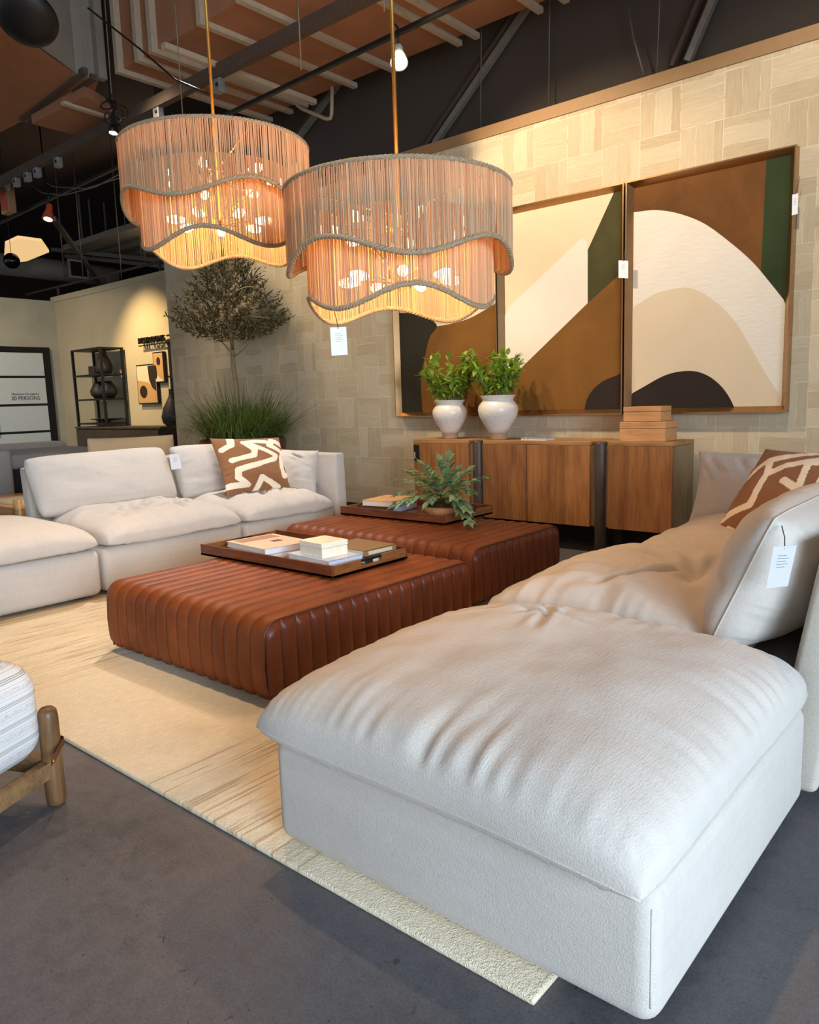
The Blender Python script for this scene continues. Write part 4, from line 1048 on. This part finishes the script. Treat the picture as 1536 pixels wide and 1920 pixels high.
wallart('abstract tan and black wall art with a black oval, left of the other', (257, 685), (300, 757), [(tanp, [(0, 0), (1, 0), (1, .35), (.6, .55), (0, .62)]), (M['p_black'], [(.62, 1), (1, 1), (1, .3), (.8, .4), (.66, .6)]), (M['p_black'], el(.3, .3, .2, .17))])
wallart('smaller abstract tan wall art hung higher, right of the other', (288, 661), (312, 717), [(tanp, [(0, .3), (1, 0), (1, 1), (0, 1)]), (M['p_black'], el(.55, .72, .22, .15)), (M['p_black'], el(.15, .35, .14, .25))])
t = thing('restroom_sign', 'raised black RESTROOMS lettering with an arrow on the hall wall', 'sign', uy(284, 637, 6.3))
p = uy(283, 637, 6.31); hgt = .125
text('lettering', 'RESTROOMS', .125, M['black_metal'], t, (p.x-.02, 6.33, p.z), (1, 0, 0), (0, 0, 1), .02)
bm = bmesh.new(); bar(bm, (p.x+.40, 6.33, p.z+.03), (p.x+.56, 6.33, p.z+.03), .03, .022); prism(bm, [(p.x+.56, 6.315, p.z+.075), (p.x+.64, 6.315, p.z+.03), (p.x+.56, 6.315, p.z-.015)], (0, .03, 0))
flat('arrow', bm, M['black_metal'], t)
flat('rail', B(p.x-.38, p.x+.36, 6.325, 6.345, p.z-.075, p.z-.06), M['black_metal'], t)

# ------------------------------------------------------------------ seating beyond the left sofa
t = thing('lounge_sofa', 'tan cushioned sofa with a honey wood frame behind the left sofa', 'sofa', (-7.0, 3.6, 0))
obj('back_cushion', pillow(ux(163, 940, -6.9), ux(335, 905, -6.9), ux(325, 815, -7.05), ux(163, 822, -7.05), .12, .12, 36, 30, .03, 3, .55, .006, .012, 51), M['linen_tan'], t)
obj('seat_cushion', B(-7.1, -6.25, 2.6, 4.4, .26, .46, bev=.06, seg=4), M['linen_tan'], t)
bm = bmesh.new()
for yy in (2.45, 4.44): box(bm, -7.25, -6.15, yy, yy+.06, .10, .46, bev=.01)
box(bm, -6.2, -6.14, 2.45, 4.5, .30, .46, bev=.01); box(bm, -7.26, -7.2, 2.45, 4.5, .30, .46, bev=.01); box(bm, -7.2, -6.2, 2.5, 4.45, .2, .26)
flat('frame', bm, M['honey'], t)
for xx in (-7.22, -6.17):
    for yy in (2.48, 4.47): obj('leg', T([(xx, yy, 0), (xx, yy, .52)], .032, 14), M['honey'], t)
t = thing('grey_sofa', 'grey upholstered sofa far back at the left frame edge', 'sofa', (-9.2, 3.4, 0))
obj('arm', B(-8.9, -8.0, 2.9, 3.22, .0, .83, bev=.05, seg=4), M['grey_fabric'], t)
obj('seat', B(-9.5, -8.3, 3.23, 4.5, .60, .76, bev=.05, seg=4), M['grey_fabric'], t)
obj('back', B(-9.85, -9.5, 2.9, 4.5, .0, .82, bev=.05, seg=4), M['grey_fabric'], t)
flat('base', B(-9.5, -8.4, 3.23, 4.45, .0, .60), M['black_ceramic'], t)

# ------------------------------------------------------------------ ceiling services
DZ = 4.2
def dz(px, py, z=DZ): return uz(px, py, z)
yn = dz(285, 100).y; yf = dz(600, 185).y; xl = dz(215, 135).x
t = thing('air_duct', 'wide brown rectangular air duct running along the wall below the ceiling', 'duct', (-3, (yn+yf)/2, DZ))
flat('casing', B(xl-.1, 6, yn+.03, yf-.03, DZ+.03, DZ+1.0), M['ceil_brown'], t)
for px, py in ((215, 135), (247, 112), (284, 100), (380, 50), (455, 8)):
    x = dz(px, py).x; bm = bmesh.new()
    box(bm, x, x+.055, yn-.03, yf+.05, DZ-.012, DZ+.03); box(bm, x, x+.055, yn-.03, yn+.03, DZ+.031, DZ+1.02); flat('flange', bm, M['flange'], t)
for px, py in ((846, 79), (881, 67), (1006, 23), (1073, 17)):
    x = dz(px, py).x; bm = bmesh.new(); box(bm, x, x+.05, yn-.03, yf+.05, DZ-.012, DZ+.03); flat('flange', bm, M['flange'], t)
# elbow toward the entrance
t = thing('duct_elbow', 'brown angled duct elbow with grey side at the top left corner', 'duct', dz(100, 150))
fp = [dz(-160, -60), dz(0, 40), dz(140, 138), dz(185, 150), dz(150, 255), dz(40, 228), dz(-160, 330)]
flat('casing', Prism(fp, (0, 0, .9)), [M['ceil_brown']], t)
a, b = dz(0, 40), dz(140, 138); nn = Vector((-(b-a).y, (b-a).x, 0)).normalized()
if nn.dot(CAM-a) < 0: nn = -nn
a2 = dz(-160, -60)
flat('side_sheet', Prism([a2+nn*.01, a+nn*.01, b+nn*.01, b+nn*.01+Vector((0, 0, .9)), a2+nn*.01+Vector((0, 0, .9))], nn*.01), M['duct_grey'], t)
p0, p1 = dz(40, 222), dz(160, 132)
flat('flange', bar(bar(bmesh.new(), p0, p1, .05, .05), dz(48, 236), dz(176, 144), .05, .05), M['beam'], t)
bm = bmesh.new()
for px, py in ((146, 140), (160, 146), (174, 150), (190, 148)):
    q_ = dz(px, py); box(bm, q_.x-.04, q_.x+.04, q_.y-.04, q_.y+.04, DZ-.005, DZ+.95)
flat('flexible_collar', bm, M['duct_grey'], t)
flat('lower_casing', Prism([dz(60, 232, 4.09), dz(160, 180, 4.09), dz(215, 215, 4.09), dz(205, 245, 4.09), dz(150, 256, 4.09)], (0, 0, .105)), M['ceil_brown'], t)
flat('flange', bar(bmesh.new(), dz(117, 193, 4.08), dz(200, 219, 4.08), .06, .03), M['flange'], t)
t = thing('wide_duct', 'wide pale grey duct lit from below over the far hall', 'duct', uz(220, 460, 4.5))
flat('casing', Prism([uz(px, py, 4.9) for px, py in ((118, 470), (210, 440), (330, 405), (345, 470), (318, 492))], (0, 0, .12)), M['duct_grey'], t)
# beams
def longbeam(name, label, pa, pb, z, w_, h, mat, cat='beam', ext=1.4):
    a, b = uz(*pa, z), uz(*pb, z); b = a+(b-a)*ext
    o = flat(name, Bar(a, b, w_, h), mat); rebase(o, a); return tag(o, label, cat)
longbeam('support_beam', 'thick brown steel channel crossing under the ducts', (-40, 362), (640, 17), 4.0, .07, .10, M['beam'])
longbeam('lighting_track', 'thin black lighting track carrying the spotlights', (-40, 437), (877, 0), 3.8, .035, .03, M['black_metal'], 'track', 1.2)
a, b = uy(50, 553, 6.46), uy(335, 482, 6.46)
t = thing('conduit_pipe', 'thin dark conduit above the hall wall', 'pipe', a); obj('pipe', T([a, b], .02, 10), M['beam'], t)
for k in (.25, .6, .9):
    p = a+(b-a)*k; flat('bracket', B(p.x-.015, p.x+.015, p.y-.015, p.y+.015, 3.15, p.z), M['beam'], t)
longbeam('roof_brace', 'grey diagonal brace slanting down behind the warm spotlight', (100, 410), (195, 540), 4.4, .08, .08, M['brace'], 'brace', 1.0)
# diagonal braces on the dark upper wall
def brace(label, pa, pb):
    a, b = uy(*pa, 5.98), uy(*pb, 5.98); b = a+(b-a)*((6.25-a.z)/(b.z-a.z)); t = thing('roof_brace', label, 'brace', a)
    flat('bar', Bar(a, b, .05, .05, (0, 1, 0)), M['brace'], t); flat('angle', Bar(a+Vector((-.12, .03, 0)), b+Vector((-.12, .03, 0)), .03, .09, (0, 1, 0)), M['beam'], t)
brace('grey diagonal brace on the dark upper wall above the nearer pendant', (815, 270), (985, 20))
brace('grey diagonal brace on the dark upper wall at the top right', (1290, 115), (1350, -30))
brace('grey diagonal brace on the dark upper wall between the two pendants', (560, 258), (640, 150))
# hanger rods and cables
def wire(label, pts, y=None, r=.005, name='hanger_rod', cat='rod', mat='rod'):
    P_ = [uy(px, py, yy) for px, py, yy in pts]
    if name == 'hanger_rod': P_ = [Vector((P_[0].x, P_[0].y, 6.3))]+P_
    o = obj(name, T(P_, r, 6), M[mat]); rebase(o, P_[0]); tag(o, label, cat)
wire('steel rod hanging above the cable cluster', [(195, -20, 3.78), (209, 176, 3.78)])
wire('thin rod left of the first pendant stem', [(326, -20, 3.72), (343, 222, 3.72)])
wire('thin rod between the two pendant stems', [(558, -20, 3.75), (565, 132, 3.75)])
wire('short rod right of the nearer pendant stem at the top edge', [(719, -20, 3.75), (721, 22, 3.75)])
wire('thin vertical wire on the dark upper wall above the pendants', [(903, 40, 5.95), (901, 242, 5.95)])
wire('thin vertical wire on the dark upper wall left of the right brace', [(1031, -20, 5.95), (1029, 200, 5.95)])
wire('thick curving cable on the dark upper wall at right', [(1172, -20, 5.95), (1188, 70, 5.95), (1208, 142, 5.95)], r=.009, name='cable', cat='cable')
wire('thin straight wire beside the curving cable at right', [(1238, -20, 5.95), (1232, 138, 5.95)])
wire('rod near the duct elbow seam', [(95, 0, 4.0), (98, 45, 4.0), (136, 140, 4.0)])
wire('long rod left of the first pendant lamp', [(225, 300, 6.0), (236, 440, 6.0)])
wire('curving dark cable drooping from the ducts to the box', [(165, 15, 3.7), (260, 90, 3.7), (330, 150, 3.7), (396, 178, 3.7)], r=.008, name='cable', cat='cable', mat='black_metal')
wire('looping grey cable below the row of boxes', [(55, 345, 4.6), (80, 362, 4.6), (120, 366, 4.6), (180, 350, 4.6), (240, 318, 4.6)], r=.006, name='cable', cat='cable')
wire('second looping cable below the row of boxes', [(75, 335, 4.6), (100, 350, 4.6), (160, 354, 4.6), (230, 332, 4.6)], r=.006, name='cable', cat='cable')
# bent pipe
P_ = [uy(px, py, 5.6) for px, py in ((556, 180), (558, 198), (566, 204), (612, 223), (620, 222), (622, 214), (623, 162))]
o = obj('bent_pipe', T(P_, .018, 10), M['flange']); rebase(o, P_[0]); tag(o, 'grey bent pipe hooked below the duct between the pendants', 'pipe')
# strip lights
def strip(label, pa, pb, z):
    a, b = uz(*pa, z), uz(*pb, z); o = flat('strip_fixture', Bar(a, b, .06, .045), M['flange']); rebase(o, a); tag(o, label, 'light fixture')
strip('unlit pale strip fixture crossing behind the first pendant stem', (306, 86), (590, 192), 4.05)
# junction boxes
first = None; yb = uz(300, 190, 4.0).y
JB = [((297, 211), 'above the first pendant lamp'), ((411, 161), 'right of the first pendant stem'), ((109, 304), 'rightmost of the four above the warm spotlight'), ((70, 323), 'third of the row at far left'), ((52, 331), 'second of the row at far left'), ((31, 341), 'nearest the orange box at far left')]
for (px, py), w_ in JB:
    p = uy(px, py, yb); lab = 'small galvanised electrical box '+w_
    if first is None:
        first = thing('electrical_box', lab, 'electrical box', p, 'galvanised boxes along the steel channel')
        flat('case', B(p.x-.045, p.x+.045, p.y-.03, p.y+.03, p.z-.055, p.z+.055, bev=.004), M['steel'], first)
        bm = Lathe([(.017, 0), (.017, .006), (.012, .008)], (0, 0, 0), 14); bm.transform(Matrix.Translation((p.x+.01, p.y-.030, p.z)) @ Matrix.Rotation(R(90), 4, 'X')); obj('socket', bm, M['black_metal'], first); flat('mount', B(p.x-.012, p.x+.012, p.y-.012, p.y+.012, p.z+.05, 3.97), M['steel'], first)
    else: dup(first, p, lab)
p = uz(15, 378, 3.9)
t = thing('alarm_box', 'orange and cream hanging box with a white round card at far left', 'alarm', p)
flat('case', B(p.x-.12, p.x+.12, p.y-.05, p.y+.05, p.z-.15, p.z+.16, bev=.01), M['trim'], t); flat('front', B(p.x-.09, p.x+.08, p.y-.058, p.y-.05, p.z-.11, p.z+.13), M['red'], t)
obj('card', Prism([(p.x+.17+.085*math.cos(k*math.pi/4+.39), p.y-.06, p.z+.17+.085*math.sin(k*math.pi/4+.39)) for k in range(8)], (0, .006, 0)), M['white'], t, False)
# speakers
p = uz(50, 36, 3.9); dcam = (CAM-p).normalized()
t = thing('ceiling_speaker', 'black domed round speaker hanging at the top left corner', 'speaker', p)
bm = Lathe([(.19, -.05), (.205, -.02), (.20, .0), (.15, .035), (.08, .055), (.02, .06)], (0, 0, 0), 36); dirn = (dcam*.6+Vector((.1, -.3, -.9))).normalized()
bm.transform(Matrix.Translation(p) @ dirn.to_track_quat('Z', 'Y').to_matrix().to_4x4()); obj('dome', bm, M['black_metal'], t)
obj('hanger', T([p, p+Vector((0, 0, 2.3))], .006, 6), M['rod'], t)
p = ux(22, 489, -14.6)
t = thing('globe_speaker', 'glossy black globe speaker hanging at left below the lit panel', 'speaker', p)
gl = N('gloss_black', .12); gl.color(S(14, 14, 14)); obj('globe', sphere(bmesh.new(), p, .137, n=28), gl.m, t); obj('cable', T([p+Vector((0, 0, .1)), p+Vector((0, 0, 2.4))], .005, 6), M['black_metal'], t)
# spot lamps
def spotlamp(label, p, dirn, mat_body, s=1.0, hang=0):
    t = thing('track_spotlight', label, 'spotlight', p, 'track spotlights'); dirn = Vector(dirn).normalized(); mx = Matrix.Translation(p) @ dirn.to_track_quat('Z', 'Y').to_matrix().to_4x4()
    bm = Lathe([(.028*s, -.12*s), (.034*s, -.10*s), (.036*s, -.04*s), (.05*s, -.01*s), (.062*s, .05*s), (.064*s, .06*s), (.058*s, .06*s)], (0, 0, 0), 24); bm.transform(mx); obj('housing', bm, mat_body, t)
    bm = Lathe([(.056*s, .056*s), (.04*s, .0615*s), (.01*s, .063*s)], (0, 0, 0), 24); bm.transform(mx); obj('lens', bm, M['lens'], t)
    q = Vector(p)-dirn*.10*s; obj('bracket', T([q, q+Vector((0, 0, .14*s)), q+Vector((-.05*s, 0, .2*s))]+([q+Vector((-.05*s, 0, hang))] if hang else []), .008*s, 8), M['black_metal'], t)
p = uz(748, 108, 3.62); spotlamp('white track spotlight shining beside the nearer pendant stem', p, (.45, -.5, -1), M['white'], 1.0)
p = uz(91, 402, 3.55); spotlamp('warm glowing spotlight hanging at left under the track', p, (.2, -.3, -1), M['red'], 1.1, 2.75)
p = uz(213, 240, 3.75); spotlamp('dark spotlight in the cable cluster left of the first pendant', p, (.05, -.2, -1), M['black_metal'], .8, 2.55)
# cable cluster
p = uz(215, 212, 3.85); bm = bmesh.new(); rnd = random.Random(5)
for k in range(9):
    c0 = p+rv()*.07; r0 = rnd.uniform(.06, .13); ax = rv().normalized(); s1 = ax.cross(Vector((0, 0, 1))).normalized(); s2 = ax.cross(s1)
    tube(bm, [c0+s1*r0*.6*math.cos(2*math.pi*i/16)+(s2*.5+Vector((0, 0, .8)))*r0*math.sin(2*math.pi*i/16) for i in range(16)], .008, 5, closed=True)
o = obj('cable_coil', bm, M['black_metal']); rebase(o, p); tag(o, 'tangled bundle of black cables hanging left of the first pendant', 'cable')
# lit panel and hall ceiling beyond
pts = [ux(px, py, -16.5) for px, py in ((12, 458), (36, 446), (78, 453), (92, 473), (50, 492), (12, 494))]
zc = 4.3; a = ux(12, 470, -16.5)
P_ = [uz(px, py, 4.25) for px, py in ((10, 458), (34, 447), (78, 453), (92, 473), (50, 490), (8, 494))]
t = thing('light_panel', 'glowing yellow ceiling panel at far left above the hall', 'light panel', P_[0]); flat('diffuser', Prism(P_, (0, 0, .05)), M['panel_glow'], t)
t = thing('round_duct', 'grey round duct with a vent grille over the far hall', 'duct', ux(20, 500, -19))
a, b = ux(-20, 492, -19), ux(215, 520, -19); obj('tube', T([a, b], .25, 20), M['duct_grey'], t)
a = ux(127, 503, -18.7); flat('grille', B(a.x, a.x+.05, a.y, a.y+.5, a.z-.22, a.z+.22), M['flange'], t); flat('grille_core', B(a.x+.05, a.x+.06, a.y+.05, a.y+.45, a.z-.17, a.z+.17), M['black_metal'], t)
for k, (pa, pb) in enumerate((((100, 468), (315, 490)), ((125, 480), (315, 500)), ((160, 462), (312, 476)))):
    a, b = uy(*pa, 9.5+k*.4), uy(*pb, 9.5+k*.4); o = flat('steel_channel', bar(bar(bar(bmesh.new(), a, b, .12, .09), a.lerp(b, .3), Vector((a.lerp(b, .3).x, a.lerp(b, .3).y, 6.3)), .03, .03, (0, 1, 0)), a.lerp(b, .8), Vector((a.lerp(b, .8).x, a.lerp(b, .8).y, 6.3)), .03, .03, (0, 1, 0)), M['brace']); rebase(o, a)
    tag(o, ('upper', 'lower', 'topmost')[k]+' pale steel channel above the hall wall at left', 'beam')
for k, px in enumerate((115, 150, 222)):
    a, b = uy(px, 440, 8.0), uy(px+6, 522, 8.0); o = obj('hanger_rod', T([Vector((a.x, a.y, 6.3)), b], .012, 6), M['rod']); rebase(o, a)
    tag(o, ('left', 'middle', 'right')[k]+' rod of three hanging above the hall wall', 'rod')
